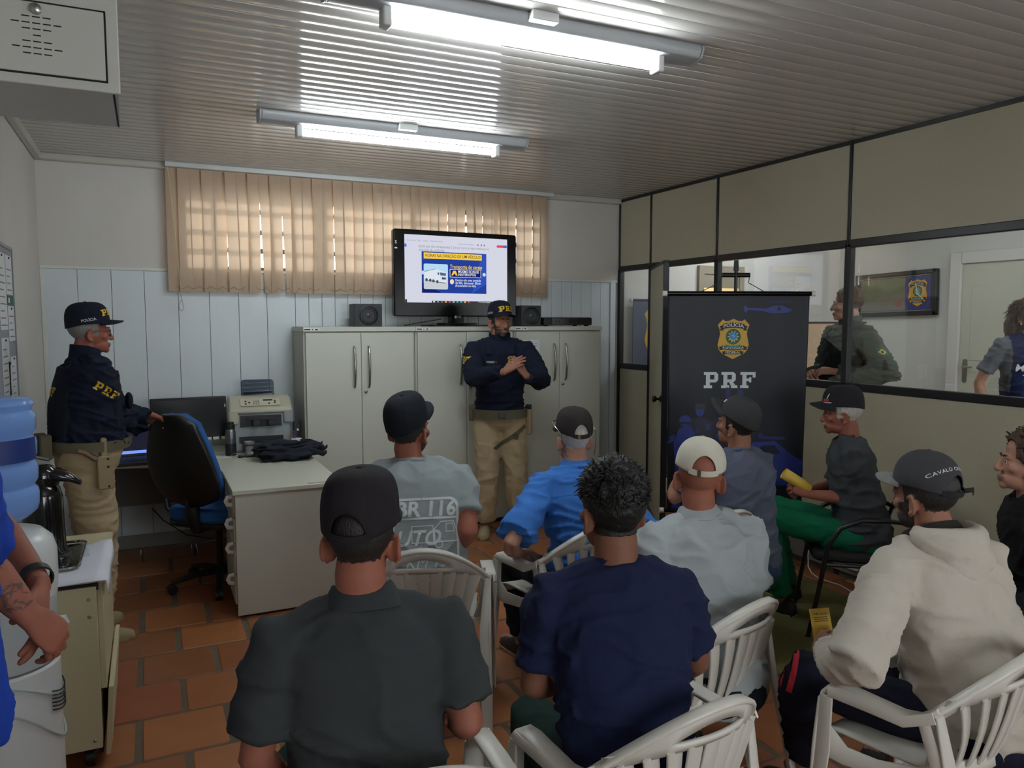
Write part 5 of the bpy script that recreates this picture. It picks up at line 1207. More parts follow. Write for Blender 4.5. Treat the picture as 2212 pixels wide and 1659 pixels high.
def badge(place, h, fine=True):
    place(tri_fan(shield(h*1.03)), 'badge_edge', bbk, 0, 0, .0016)
    place(tri_fan(shield(h)), 'badge', gold, 0, 0, .0022)
    place(tri_fan(circ(.185*h, 24, 0, .06*h, 1.05)), 'badge_wreath', bgr, 0, 0, .0028)
    place(tri_fan([(math.cos(a)*.155*h*(1 if i % 2 else .5), .06*h+math.sin(a)*.165*h*(1 if i % 2 else .5)) for i, a in enumerate(np.linspace(math.pi/2, math.pi/2+2*math.pi, 21)[:-1])], (0, .06*h)), 'badge_star', byl, 0, 0, .0032)
    place(tri_fan(circ(.09*h, 20, 0, .075*h)), 'badge_disc', bbl, 0, 0, .0036)
    place(polys2d([circ(.012*h, 6, x*h, y*h) for x, y in ((0, .115), (-.03, .085), (.03, .075), (0, .045), (.012, .08))]), 'badge_stars', bwh, 0, 0, .0040)
    place(polys2d([[(-.20*h, -.17*h), (-.06*h, -.21*h), (0, -.195*h), (.06*h, -.21*h), (.20*h, -.17*h), (.18*h, -.13*h), (.05*h, -.17*h), (0, -.155*h), (-.05*h, -.17*h), (-.18*h, -.13*h)], [(-.012*h, -.15*h), (.012*h, -.15*h), (.012*h, -.02*h), (-.012*h, -.02*h)]]), 'badge_ribbon', bgt, 0, 0, .0034)
    def ribbon(y, w_, hh, cur):
        top = [(x, y+hh/2-cur*x*x/h) for x in np.linspace(-w_, w_, 9)]; bot = [(x, y-hh/2-cur*x*x/h) for x in np.linspace(w_, -w_, 9)]
        tails = [[(s*w_*.9, y+hh*.3-cur*w_*w_/h), (s*w_*1.28, y+hh*.15-cur*w_*w_/h), (s*w_*1.18, y-hh*.3-cur*w_*w_/h), (s*w_*1.25, y-hh*.75-cur*w_*w_/h), (s*w_*.9, y-hh*.7-cur*w_*w_/h)] for s in (-1, 1)]
        return polys2d([top+bot]+tails)
    place(ribbon(.345*h, .27*h, .13*h, .55), 'badge_band', bbk, 0, 0, .0028); place(ribbon(-.235*h, .28*h, .09*h, -.40), 'badge_band', bbk, 0, 0, .0028); place(ribbon(-.34*h, .21*h, .08*h, -.35), 'badge_band', bbk, 0, 0, .0030)
    if fine:
        for s_, y, sz, cur, wd in (('POLÍCIA', .345, .12, .55, .50), ('RODOVIÁRIA', -.235, .082, -.40, .52), ('FEDERAL', -.34, .078, -.35, .37)):
            v_, f_ = text2d(s_, sz*h, .012); k = wd*h/(max(p[0] for p in v_)-min(p[0] for p in v_))
            place(([(x*k, yy+y*h-cur*(x*k)**2/h) for x, yy in v_], f_), 'badge_letters', bwh, 0, 0, .0042)
ZB = lambda y: y
badge(lambda vf, nm, m, x, z, off: bd(vf, nm, m, x-.03, 1.555, off), .245)
bd(slab_prf(.098), 'banner_letters', bwh, -.045, 1.305)
# printed scene in blue tones
pb1 = mat('print_blue', (38, 52, 132), .45); pb2 = mat('print_blue_deep', (22, 32, 92), .45); pb3 = mat('print_blue_mid', (30, 43, 112), .45); pb4 = mat('print_blue_dark', (14, 20, 48), .4)
bd(polys2d([[(-.17, .005), (-.155, .028), (-.145, .008), (-.09, .008), (-.03, .004), (.02, .022), (.07, .022), (.12, .0), (.135, -.006), (.10, -.02), (.0, -.024), (-.05, -.01), (-.14, -.004), (-.155, -.022)]]), 'helicopter_print', pb1, .195, 1.735)
bd(polys2d([[(-.06, .0), (.07, .003), (.07, .006), (-.06, .004)]]), 'rotor_print', pb3, .25, 1.775)
bd(polys2d([circ(.012, 10)]), 'helicopter_window_print', bbk, .245, 1.737, .0026)
bd(polys2d([[(-.055, 0), (.0, 0), (-.02, .30), (-.045, .30)], [(.02, .0), (.10, .0), (.055, .30), (.025, .30)]]), 'tower_print', pb2, -.02, .96)
# officers and motorcycle print
def fig(x, z, k, m, cap=True):
    bd(tri_fan(circ(.030*k, 14, 0, 0, 1.25)), 'officer_face_print', m, x, z+.0, .0022)
    bd(polys2d([[(-.036*k, .012*k), (.040*k, .012*k), (.034*k, .05*k), (-.03*k, .05*k)]]), 'officer_cap_print', pb4, x, z, .0026)
    bd(polys2d([[(-.10*k, -.30*k), (-.09*k, -.08*k), (-.03*k, -.045*k), (.03*k, -.045*k), (.09*k, -.08*k), (.10*k, -.30*k)]]), 'officer_body_print', pb4, x, z, .0018)
    bd(polys2d([[(-.085*k, -.10*k), (-.06*k, -.09*k), (-.06*k, -.07*k), (-.085*k, -.075*k)], [(.05*k, -.13*k), (.075*k, -.13*k), (.07*k, -.10*k), (.05*k, -.10*k)], [(-.03*k, -.15*k), (-.005*k, -.15*k), (-.005*k, -.12*k), (-.03*k, -.12*k)]]), 'officer_badge_print', pb3, x, z, .0024)
fig(-.225, 1.115, .9, pb1); fig(-.085, 1.125, 1.2, pb2); fig(.09, 1.08, 1.0, pb3)
bd(tri_fan(circ(.038, 14, 0, 0, .95)), 'helmet_print', pb1, -.315, 1.055, .0024); bd(polys2d([[(-.04, -.012), (.04, -.012), (.036, .004), (-.036, .004)]]), 'visor_print', pb4, -.315, 1.047, .0028)
bd(polys2d([[(-.06, -.28), (-.075, -.06), (-.04, .03), (.03, .04), (.055, 0), (.04, -.12), (.02, -.28)], [(-.13, -.045), (-.07, -.01), (-.07, -.05), (-.12, -.075)], [(-.09, -.55), (-.03, -.55), (-.015, -.25), (-.06, -.25)]]), 'rider_print', pb1, -.31, .985, .0022)
bd(tri_fan(circ(.10, 18, 0, 0, 1.2)), 'motorcycle_print', pb3, -.27, .72, .002); bd(tri_fan(circ(.06, 18, 0, 0, 1.2)), 'wheel_print', pb4, -.27, .68, .0026)
bd(polys2d([[(-.20, .02), (-.12, .12), (.02, .13), (.12, .05), (.20, .0), (.20, -.14), (-.2, -.16)]]), 'patrol_car_print', pb1, .22, .80, .002)
bd(polys2d([[(-.10, .05), (-.06, .10), (.02, .105), (.06, .05)]]), 'patrol_car_window_print', pb4, .22, .80, .0026)
bd(polys2d([[(-.08, .0), (.08, -.01), (.08, .01), (-.08, .015)]]), 'light_bar_print', pb3, .22, .945, .0026)
# tripod stand behind the banner
st = thing('banner_stand', 'black tripod stand with a crossbar rising behind the banner', 'stand', (bc.x-bna.x*.07+.0, bc.y-bna.y*.07, 0), math.atan2(bx.y, bx.x))
MB().tube([(0, 0, .30), (0, 0, 1.98)], .011, 12).build('pole', bt_, st)
MB().tube([(0, 0, 1.97), (0, 0, 2.035)], [.017, .014], 12).build('top_knob', bt_, st)
MB().tube([(-.085, 0, 1.945), (.085, 0, 1.945)], .014, 12).build('crossbar', bt_, st)
MB().tube([(0, 0, 1.55), (0, 0, 1.62)], .018, 12).build('collar', bt_, st)
for i in range(3):
    a = R_(90+120*i); lg = MB().tube([(.02*math.cos(a), .02*math.sin(a), .55), (.34*math.cos(a), .34*math.sin(a), .012)], .009, 10).build('leg', bt_, st)
    MB().ell((.34*math.cos(a), .34*math.sin(a), .012), (.014, .014, .012)).build('rubber_foot', blk2, lg)
for s in (-1, 1): MB().tube([(s*.085, 0, 1.945), (s*.09, .035, 1.90), (s*.2, .06, 1.845)], .0025, 6).build('hanging_cord', mat('cord_dark', (50, 50, 52), .7), st)
# ================================================================== SEEN THROUGH THE GLASS
dm = mat('door_paint', (196, 196, 182), .45); fm_ = mat('door_frame_paint', (210, 208, 204), .5)
d2 = struct(MB().box(X2-.03, X2+.02, 3.96, 4.72, ZF2, 2.20).build('door_2', dm, bevel=.003))
for a, b in ((.25, 1.0), (1.15, 1.95)): MB().box(X2-.036, X2-.028, 4.06, 4.62, ZF2+a, ZF2+b-.1).build('door_panel', dm, d2, bevel=.004)
MB().prism(rrect(.045, .22, .02), 0, .008, M=frame((X2-.03, 4.655, 1.20), (0, -1, 0), (0, 0, 1))).build('handle_plate', steel, d2)
MB().tube([(X2-.03, 4.655, 1.24), (X2-.08, 4.655, 1.24), (X2-.085, 4.56, 1.24)], .009, 10).build('handle', steel, d2)
for nm, b in (('trim_5', (X2-.06, X2+.01, 4.72, 4.83, ZF2, 2.31)), ('trim_6', (X2-.06, X2+.01, 3.85, 3.96, ZF2, 2.31)), ('trim_7', (X2-.061, X2+.01, 3.962, 4.718, 2.202, 2.309))): struct(boxo(nm, *b, fm_, bevel=.006))
# picture clock
ck = thing('picture_clock', 'black framed picture with a badge clock on the far white wall', 'clock', (X2-.02, 5.44, 1.94), 0); ck.rotation_euler = (R_(-1.5), 0, 0)
for b in ((-.47, .47, .185, .225), (-.47, .47, -.225, -.185), (-.47, -.43, -.225, .225), (.43, .47, -.225, .225)): MB().box(-.03, .02, b[0], b[1], b[2], b[3]).build('frame_bar', blk2, ck, bevel=.005)
CKM = frame((-.008, 0, 0), (0, -1, 0), (0, 0, 1))
def cf(vf, nm, m, lift): return flat(vf, nm, m, ck, CKM, lift)
cf(polys2d([[(-.44, -.2), (.44, -.2), (.44, .2), (-.44, .2)]]), 'mount', mat('mount_dark', (42, 44, 46), .5), 0)
cf(polys2d([[(-.41, -.165), (.12, -.165), (.12, .165), (-.41, .165)]]), 'landscape_print', mat('landscape_green', (104, 112, 84), .5, var=.4, vscale=12), .002)
cf(polys2d([[(-.41, -.165), (.12, -.165), (.12, .02), (-.1, -.02), (-.41, -.10)]]), 'landscape_road', mat('landscape_road', (120, 112, 100), .5, var=.2, vscale=10), .003)
cf(polys2d([[(.12, -.165), (.40, -.165), (.40, .165), (.12, .165)]]), 'clock_face', mat('clock_blue', (52, 54, 120), .4), .002)
badge(lambda vf, nm, m, x, z, off: cf(([(p[0]+.26, p[1]) for p in vf[0]], vf[1]), nm, m, off+.002), .27)
cf(polys2d([[(.255, -.01), (.263, -.01), (.245, .10), (.238, .098)], [(.255, -.012), (.262, -.004), (.33, -.06), (.325, -.068)]]), 'clock_hands', bwh, .0085)
cf(polys2d([[(.02, -.13), (.085, -.12), (.085, -.075), (.02, -.08)]]), 'red_patch', mat('patch_red', (150, 84, 70), .5), .004)
for b in ((-.425, .415, .172, .176), (-.425, .415, -.176, -.172)): cf(polys2d([[(b[0], b[2]), (b[1], b[2]), (b[1], b[3]), (b[0], b[3])]]), 'mount_line', mat('mount_line', (170, 170, 166), .5), .003)
# window and low cupboard of the next room
wn2 = struct(MB().box(4.98, 5.56, YB-.04, YB+.0, 1.30, 1.36).box(4.98, 5.56, YB-.04, YB, 2.14, 2.22).box(4.98, 5.04, YB-.04, YB, 1.36, 2.14).box(5.5, 5.56, YB-.04, YB, 1.36, 2.14).build('window_3', mat('wood_frame', (150, 140, 122), .6), smooth=None))
MB().box(5.04, 5.5, YB-.02, YB-.01, 1.36, 2.0).build('pane', emit_mat('warm_window', (250, 214, 160), 1.1), wn2); MB().box(5.04, 5.5, YB-.02, YB-.01, 2.0, 2.14).build('upper_shutter', mat('wood_frame', (150, 140, 122), .6), wn2)
lk = thing('wall_locker', 'peach-coloured low locker behind the glass beside the officer', 'locker', (5.05, 4.75, ZF2)); MB().box(-.35, .35, -.25, .25, 0, 1.5).build('body', mat('peach_panel', (206, 176, 146), .6), lk, bevel=.004); MB().box(-.355, .355, -.255, .255, 1.495, 1.51).build('top', mat('locker_top', (60, 52, 48), .5), lk); MB().box(.0, .004, -.256, -.25, .02, 1.48).build('door_gap', dk_, lk)
# second banner leaning in the next room
b2 = thing('spare_banner', 'slate blue banner hanging behind the narrow pane beside the cupboards', 'banner', (4.585, 6.07, ZF2), R_(-3))
MB().box(-.42, .3, -.004, .004, .47, 1.71).build('vinyl', mat('banner_slate', (74, 78, 100), .6), b2); MB().tube([(-.43, 0, 1.715), (.31, 0, 1.715)], .012, 10).build('rod', blk2, b2); MB().ell((-.44, 0, 1.715), (.018, .018, .018)).build('rod_cap', mat('cap_white', (214, 214, 208), .4), b2)
flat(tri_fan(shield(.5)), 'badge', gold, b2, frame((-.10, -.006, 1.41), (1, 0, 0), (0, 0, 1)))
MB().tube([(0, .03, 0), (0, .03, 1.75)], .01, 8).build('pole', bt_, b2); MB().box(-.12, .12, -.1, .1, 0, .015).build('stand_foot', bt_, b2)
# ================================================================== THE PEOPLE
def LOC(loc, h):
    inv = (Matrix.Translation((loc[0], loc[1], loc[2] if len(loc) > 2 else 0)) @ Matrix.Rotation(R_(-h), 4, 'Z')).inverted()
    return lambda u, v, d: inv @ W(u, v, d)
white_p = mat('print_white', (225, 228, 230), .5); yel_p = mat('print_yellow', (214, 178, 40), .5); print_pale = mat('shirt_print_pale', (196, 202, 204), .7)
jeans = cloth('denim', (52, 72, 104), .2); dark_tr = cloth('dark_trousers', (22, 24, 32)); green_tr = cloth('green_trousers', (16, 104, 72), .12); khaki = cloth('khaki', (176, 158, 126), .08)
green_dk = cloth('dark_green_shorts', (24, 48, 42)); navy_u = cloth('uniform_navy', (20, 27, 46), .12); navy_tr = cloth('track_navy', (24, 26, 44))
shoe_d = mat('shoe_dark', (28, 27, 28), .5); boot = mat('boot_tan', (158, 142, 108), .8, var=.15, vscale=20)
black_cap = cloth('cap_black', (22, 23, 28)); 
# ---- A: grey BR 116 T-shirt
loc, h = (.96, 2.97), 14; l = LOC(loc, h)
A = person('heavy man in grey BR 116 T-shirt and black cap, sitting beside the desk', loc, h, pelvis=.50, lean=8, curl=12, s=1.0, wid=1.22, belly=.03, head=(-34, -8, 0), skin_c='red', shirt=cloth('grey_tee', (142, 150, 152), .08), sleeve_k=.66, trousers=jeans, shoes=shoe_d, buzz='dark', beard='dark', wr=0.0088, seed=11,
    arms={'R': (l(1012, 1150, 3.15), l(960, 1200, 3.42)), 'L': (l(770, 1170, 3.3), l(850, 1200, 3.5))})
cap, CM, cb_ = make_cap(A.root, A.HM, cloth('cap_blackblue', (24, 28, 36)), h=.122, box=.6, opening=False, tilt=12, brim_up=.12)
def back(p, vf, nm, m, x, u, off=.002, maxe=.012):
    sd, fw, t = p.axes(u); return decal(([(-q[0], q[1]) for q in vf[0]], [tuple(reversed(f)) for f in vf[1]]) if False else vf, nm, m, p.shirt, p.bvh, frame(p.sp(u)-fw*.18+sd*x, sd, t), off, .2, maxe)
def outline(poly, w_):
    n = len(poly); c = (sum(p[0] for p in poly)/n, sum(p[1] for p in poly)/n); out = []
    xs_ = [p[0] for p in poly]; ys_ = [p[1] for p in poly]; kx = 1-2*w_/(max(xs_)-min(xs_)); ky = 1-2*w_/(max(ys_)-min(ys_))
    inn = [(c[0]+(x-c[0])*kx, c[1]+(y-c[1])*ky) for x, y in poly]
    return list(poly)+inn, [(i, (i+1) % n, n+(i+1) % n, n+i) for i in range(n)]
back(A, outline(rrect(.275, .33, .035), .010), 'sign_outline', print_pale, .045, .26)
back(A, polys2d([[(-.13, 0), (.13, 0), (.13, .008), (-.13, .008)]]), 'sign_bar', print_pale, .045, .335)
back(A, text2d('BR 116', .084, .030, shear=.12), 'sign_letters', print_pale, .045, .372)
back(A, text2d('AUTO', .085, .02, shear=.3), 'sign_letters', print_pale, -.02, .262); back(A, text2d('acessórios', .040, .006, shear=.25), 'sign_letters', print_pale, .0, .218)
lorry = [outline([(.0, .0), (.0, .055), (.03, .085), (.085, .085), (.10, .045), (.10, .0)], .005), outline(circ(.018, 12, .02, -.005), .004), outline([(.05, .04), (.05, .075), (.08, .075), (.088, .04)], .004), outline([(-.09, .0), (-.09, .07), (.0, .07), (.0, .0)], .004)]
for q in lorry: back(A, ([(x+.075, y) for x, y in q[0]], q[1]), 'lorry_drawing', print_pale, .0, .245)
back(A, text2d('KM 152', .062, -.004, shear=.35), 'sign_letters', print_pale, .055, .172); back(A, text2d('Sul do Brasil', .055, -.004, shear=.4), 'sign_letters', print_pale, .03, .122)
back(A, polys2d([[(-.012, -.085), (.0, -.085), (.008, 0), (-.004, 0)], [(.006, -.085), (.036, -.085), (.044, 0), (.014, 0)]]), 'sign_post', print_pale, -.0, .09)
# ---- B: blue work shirt
loc, h = (1.77, 2.93), 4; l = LOC(loc, h)
B = person('older man in bright blue shirt with glasses pushed onto his dark cap', loc, h, pelvis=.485, lean=6, curl=18, s=.90, wid=1.05, head=(-4, 2, 0), skin_c='fair', shirt=cloth('blue_shirt', (62, 118, 196), .12), sleeve_k=.85, sleeve_r=.012, trousers=dark_tr, shoes=shoe_d, buzz='white', wr=0.0133, seed=21, collar='polo', hem=-.12,
    arms={'L': (l(1100, 1180, 3.22), l(1120, 1195, 3.45)), 'R': (l(1400, 1180, 3.2), l(1350, 1150, 3.5))}, legs={'L': ((-.20, .44, .47), (-.17, .36, .09), (-.2, .54, .03)), 'R': ((.18, .43, .47), (.16, .40, .09), (.2, .58, .03))})
cap, CM, cb_ = make_cap(B.root, B.HM, cloth('cap_brown', (48, 42, 42), .25), h=.118, box=.35, tilt=4, buckle=True)
gl = mat('glasses_wire', (190, 190, 188), .2, .9)
for s in (-1, 1): MB().tube([CM @ Vector((s*.083, .08, .035)), CM @ Vector((s*.097, .03, .03)), CM @ Vector((s*.096, -.03, .012)), CM @ Vector((s*.09, -.06, -.004))], .002, 6).build('glasses_temple', gl, cap)
MB().tube([CM @ Vector((-.083, .08, .035)), CM @ Vector((-.03, .118, .042)), CM @ Vector((.03, .118, .042)), CM @ Vector((.083, .08, .035))], .0025, 6).build('glasses_front', gl, cap)
for s in (-1, 1): MB().tube([CM @ Vector((s*.09, -.06, -.004)), CM @ Vector((s*.088, -.07, -.05)), CM @ Vector((s*.07, -.09, -.11))], .0015, 5).build('glasses_cord', blk2, cap)
decal(outline(rrect(.10, .13, .01), .0015), 'pocket_seam', cloth('blue_seam', (48, 96, 168)), B.shirt, B.bvh, frame(B.sp(.40)-B.fw*.18, B.sd, B.t), .001, .2) if False else None
sd, fw, t = B.axes(.42); decal(polys2d([[(-.19, 0), (.19, 0), (.19, .003), (-.19, .003)]]), 'yoke_seam', cloth('blue_seam', (44, 88, 156)), B.shirt, B.bvh, frame(B.sp(.42)-fw*.18, sd, t), .001, .2)
# ---- C: dark grey polo, nearest on the left
loc, h = (.41, 1.60), 8; l = LOC(loc, h)
C = person('man in dark grey polo and plum black cap, nearest seat on the left', loc, h, pelvis=.485, lean=5, curl=9, s=.955, wid=1.03, sw=.195, head=(-16, 2, 0), skin_c='red', shirt=cloth('charcoal_polo', (56, 60, 62), .12), sleeve_k=.80, sleeve_r=.006, trousers=green_dk, shoes=shoe_d, buzz='dark', wr=0.0111, seed=31, collar='polo',
    arms={'R': (l(1010, 1565, 1.72), l(985, 1530, 2.0)), 'L': (l(552, 1640, 1.62), l(620, 1700, 1.85))})
cap, CM, cb_ = make_cap(C.root, C.HM, cloth('cap_plum', (38, 34, 38), .15), h=.128, box=.75, tilt=3, yaw=-8, gap=.50)
# ---- D: navy T-shirt, black hair
def hairD(x, y, z):
    if z < .035 or abs(x) > .079 and z < .11: return 0
    if y > .072 and z < .165: return 0
    if y > .0 and z < .085: return 0
    if abs(x) > .06 and -.02 < y < .03 and z < .092: return 0
    base = .003+max(0, (z-.09))*.12
    return base+(.008*max(0, (z-.14)/.07) if z > .14 else 0)
loc, h = (1.06, 1.55), 14; l = LOC(loc, h)
D = person('man in navy T-shirt with thick short black hair, centre foreground', loc, h, pelvis=.49, lean=8, curl=11, s=.955, wid=1.0, sw=.19, head=(10, 0, 0), skin_c='brown', shirt=cloth('navy_tee', (26, 34, 66), .12), sleeve_k=.80, trousers=green_dk, shoes=shoe_d, hair='black', hair_top=hairD, wr=0.0111, seed=41,
    arms={'L': (l(1150, 1480, 1.98), l(1235, 1465, 2.2)), 'R': (l(1505, 1430, 2.08), l(1420, 1450, 2.3))})
tufts(D, 'black', lambda x, y, z: hairD(x, y, z) if z > .12 else 0, 900, lambda x, y, z: .012+.16*max(0, z-.12)+(.012 if y > .05 else 0), lambda x, y, z: (x*4, .35 if y > 0 else -.5, -.1), r=.0026)
# ---- E: white cap, pale polo
loc, h = (1.68, 1.97), 12; l = LOC(loc, h)
E_ = person('man in pale grey polo and off-white cap with back strap', loc, h, pelvis=.465, lean=7, curl=10, s=.93, wid=1.10, head=(-20, 4, 4), skin_c='red', shirt=cloth('pale_polo', (166, 174, 176), .08), sleeve_k=.85, sleeve_r=.008, trousers=dark_tr, shoes=shoe_d, wr=0.0133, seed=51, collar='polo',
    arms={'R': (l(1612, 1290, 2.62), l(1540, 1320, 2.80)), 'L': (l(1410, 1300, 2.5), l(1430, 1290, 2.75))})
cap, CM, cb_ = make_cap(E_.root, E_.HM, cloth('cap_cream', (204, 200, 184), .06), h=.105, tilt=2, box=.0, buckle=True, gap=.52)
# ---- F: grey cap with pale logo, slate T-shirt
loc, h = (2.64, 2.85), -4; l = LOC(loc, h)
F_p = person('man in slate T-shirt and dark grey cap sitting before the banner', loc, h, pelvis=.49, lean=4, curl=10, s=.93, wid=1.0, head=(16, -10, -4), skin_c='tan', shirt=cloth('slate_tee', (92, 98, 116), .08), sleeve_k=.8, trousers=jeans, shoes=shoe_d, buzz='dark', wr=0.0088, seed=61,
    arms={'L': (l(1452, 1078, 3.75), l(1480, 1010, 3.9)), 'R': (l(1640, 1105, 3.72), l(1570, 1120, 3.95))}, legs={'L': ((-.24, .44, .50), (-.2, .40, .09), (-.22, .56, .03))})
cap, CM, cb_ = make_cap(F_p.root, F_p.HM, cloth('cap_grey', (62, 63, 64), .15), h=.108, tilt=16, opening=False, brim_up=.2)
decal(polys2d([[(-.018, -.006), (.0, .01), (.018, .012), (.008, .004), (.014, -.002), (.0, -.012)]]), 'cap_logo', white_p, cap, cb_, CM @ frame((-.035, .10, .05), (-.9, -.4, 0), (0, 0, 1)), .004, .1)
# ---- G: green trousers, black cap, rolled paper
loc, h = (3.46, 2.86), -44; l = LOC(loc, h)
G = person('grey-haired man in charcoal T-shirt and green trousers holding rolled yellow paper', loc, h, pelvis=.51, lean=6, curl=10, s=.93, wid=1.04, head=(2, 4, 0), skin_c='red', shirt=cloth('charcoal_tee', (66, 70, 74), .1), sleeve_k=.86, trousers=green_tr, shoes=shoe_d, buzz='white', wr=0.0111, seed=71,
    arms={'L': (l(1862, 1080, 4.05), l(1752, 1068, 4.12)), 'R': (l(1800, 1050, 4.4), l(1745, 1055, 4.25))},
    hands={'L': dict(f=l(1712, 1050, 4.15)-l(1752, 1068, 4.12), d=(-.7, 0, .5), curl=(40, 55, 40)), 'R': dict(f=l(1708, 1050, 4.22)-l(1745, 1055, 4.25), d=(.7, 0, .5), curl=(40, 50, 40))},
    legs={'L': (l(1648, 1110, 4.2), l(1690, 1290, 4.35), l(1650, 1318, 4.45)), 'R': (l(1660, 1090, 4.5), l(1700, 1270, 4.6), l(1660, 1300, 4.7))})
cap, CM, cb_ = make_cap(G.root, G.HM, cloth('cap_black_g', (40, 38, 42), .15), h=.115, box=.4, opening=False, tilt=2, brim_arch=1.7)
decal(polys2d([[(-.02, -.006), (.02, -.006), (.02, .006), (-.02, .006)]]), 'cap_patch', mat('patch_red_bright', (190, 50, 40), .6), cap, cb_, CM @ frame((-.05, .10, .035), (-.9, -.5, 0), (0, 0, 1)), .004, .1)
decal(polys2d([[(-.03, -.002), (.03, -.002), (.03, .002), (-.03, .002)], [(.0, .02), (.012, .05), (.016, .05), (.005, .02)]]), 'cap_stitching', white_p, cap, cb_, CM @ frame((-.055, .10, .022), (-.9, -.5, 0), (0, 0, 1)), .004, .1)
decal(text2d('SPORT', .03, .003, shear=.2), 'trouser_print', white_p, G.trousers, G.tbvh, frame(l(1750, 1105, 4.1)+Vector((-.08, 0, .04)), (0, -1, 0), (0, 0, 1)), .002, .2)
decal(polys2d([[(-.03, .03), (.04, .02), (.0, .04)]]), 'trouser_logo', white_p, G.trousers, G.tbvh, frame(l(1755, 1100, 4.1)+Vector((-.08, 0, .04)), (0, -1, 0), (0, 0, 1)), .002, .2)
decal(text2d('SS', .05, .005), 'shirt_print', white_p, G.shirt, G.bvh, frame(G.sp(.2)+Vector((-.2, .12, 0)), (.3, -.95, 0), (0, 0, 1)), .002, .3); decal(polys2d([[(-.03, -.05), (.02, -.05), (.02, -.02), (-.03, -.02)]]), 'shirt_print', mat('patch_red_bright', (190, 50, 40), .6), G.shirt, G.bvh, frame(G.sp(.2)+Vector((-.2, .12, 0)), (.3, -.95, 0), (0, 0, 1)), .002, .3)
ya, yb = W(1692, 1022, 4.16), W(1748, 1058, 4.14); yp = mat('paper_yellow', (222, 186, 76), .6, var=.06)
t = thing('rolled_leaflet', 'rolled yellow leaflet in the hands of the man in green trousers', 'leaflet', tuple((ya+yb)/2)); mid = (ya+yb)/2
MB().loft([[(p_-mid)+Vector((.0, 0, 0))+((ya-yb).normalized().orthogonal().normalized()*math.cos(a)+(ya-yb).normalized().cross((ya-yb).normalized().orthogonal().normalized())*math.sin(a))*(.022+.0012*a) for a in np.linspace(0, 9, 30)] for p_ in (ya, yb)], False, False, closed=False).build('roll', yp, t, smooth=180, solid=.001)
# ---- H: cream hoodie
loc, h = (2.20, 1.39), 6; l = LOC(loc, h)
H = person('man in cream hooded sweatshirt and grey cap with white lettering', loc, h, pelvis=.475, lean=12, curl=18, s=.93, wid=1.12, belly=.02, head=(8, 4, 0), skin_c='tan', shirt=cloth('cream_fleece', (196, 188, 176), .06, .5), sleeve='long', sleeve_r=.012, trousers=navy_tr, shoes=shoe_d, buzz='dark', beard='dark', wr=0.0123, seed=81, hem=-.13,
    arms={'L': (l(1845, 1440, 2.06), l(1782, 1408, 2.30)), 'R': (l(2100, 1430, 2.35), l(1900, 1400, 2.5))}, hands={'L': dict(f=l(1762, 1375, 2.42)-l(1782, 1408, 2.30), d=(-.9, .2, .4), curl=(35, 60, 40)), 'R': dict(curl=(30, 40, 30))},
    legs={'L': (l(1725, 1450, 2.40), l(1745, 1640, 2.62), l(1700, 1650, 2.7)), 'R': ((.16, .42, .47), (.14, .40, .09), (.17, .58, .03))})
cap, CM, cb_ = make_cap(H.root, H.HM, cloth('cap_slate', (66, 66, 70), .12), brim_m=cloth('brim_pale', (132, 132, 130)), h=.112, tilt=5, gap=.55, strap_m=cloth('strap_dark', (40, 40, 42)))
txt = text2d('CAVALO CRIOULO', .0165, .004, space=1.1)
decal(([(x, y-3.0*x*x) for x, y in txt[0]], txt[1]), 'cap_letters', white_p, cap, cb_, CM @ frame((-.012, -.13, .082), (.99, -.12, 0), (0, .3, .95)), .004, .12, .008)
MB().tube([CM @ Vector((.02, -.112, .0)), CM @ Vector((.045, -.125, .004)), CM @ Vector((.058, -.118, -.012))], [(.008, .002)]*3, 8).build('strap_tail', cloth('strap_dark', (40, 40, 42)), cap)
# hood lying on the back, dark lining at the neck
cN = H.sp(.565); sd, fw, tt = H.axes(.56)
b = MB()
for i, (ww, uu, dd, th_) in enumerate(()): pass
rings = []
for a in np.linspace(0, math.pi, 17):   # hood: a drooping pouch from shoulder to shoulder
    c_, s_ = math.cos(a), math.sin(a)
    ctr = cN+sd*(.105*c_)-fw*(.045+.065*s_)+tt*(.020-.075*s_)
    rr = .030+.030*s_
    rings.append([ctr+(sd*c_-fw*s_)*rr*.75*math.cos(q)+(tt*.95-fw*.3)*rr*1.15*math.sin(q) for q in np.linspace(0, 2*math.pi, 15)[:-1]])
b.loft(rings); b.ell(cN-fw*.105-tt*.085, (.095, .045, .075), n=18, m=12)
V, F = remesh(b, .007, 4, .5); V = wrinkle(V, F, .004, 5); mk('hood', np_mesh('hood', V, F, cloth('cream_fleece', (196, 188, 176))), H.shirt)
MB().loft([[cN+sd*(r_*1.15*math.cos(a))+fw*(r_*math.sin(a)-.008)+tt*(zz-.015*max(0, math.sin(a))) for a in np.linspace(0, 2*math.pi, 28)[:-1]] for r_, zz in ((.088, .0), (.086, .035), (.080, .046), (.070, .035), (.066, .0))]).build('hood_lining', cloth('lining_dark', (48, 45, 44)), H.shirt, smooth=60)
for sgn, o_, c_ in ((-1, .0, (196, 40, 60)), (-1, .03, (196, 40, 60)), (-1, -.045, (200, 200, 204))):
    kn = l(1725, 1450, 2.40); hp = Vector((-.09, 0, .49)); d_ = (kn-hp).normalized()
    o2 = kn-d_*(.02-o_*.0)+d_*o_*.9
    pts = []
    decal(polys2d([[(o_, -.09), (o_+(.016 if o_ >= 0 else .006), -.09), (o_+(.016 if o_ >= 0 else .006), .07), (o_, .07)]]), 'track_stripe', mat('stripe_%d' % c_[1], c_, .7), H.trousers, H.tbvh, frame(kn-d_*.03+Vector((-.10, .0, .06)), -d_, Vector((.5, 0, .85))), .003, .25)
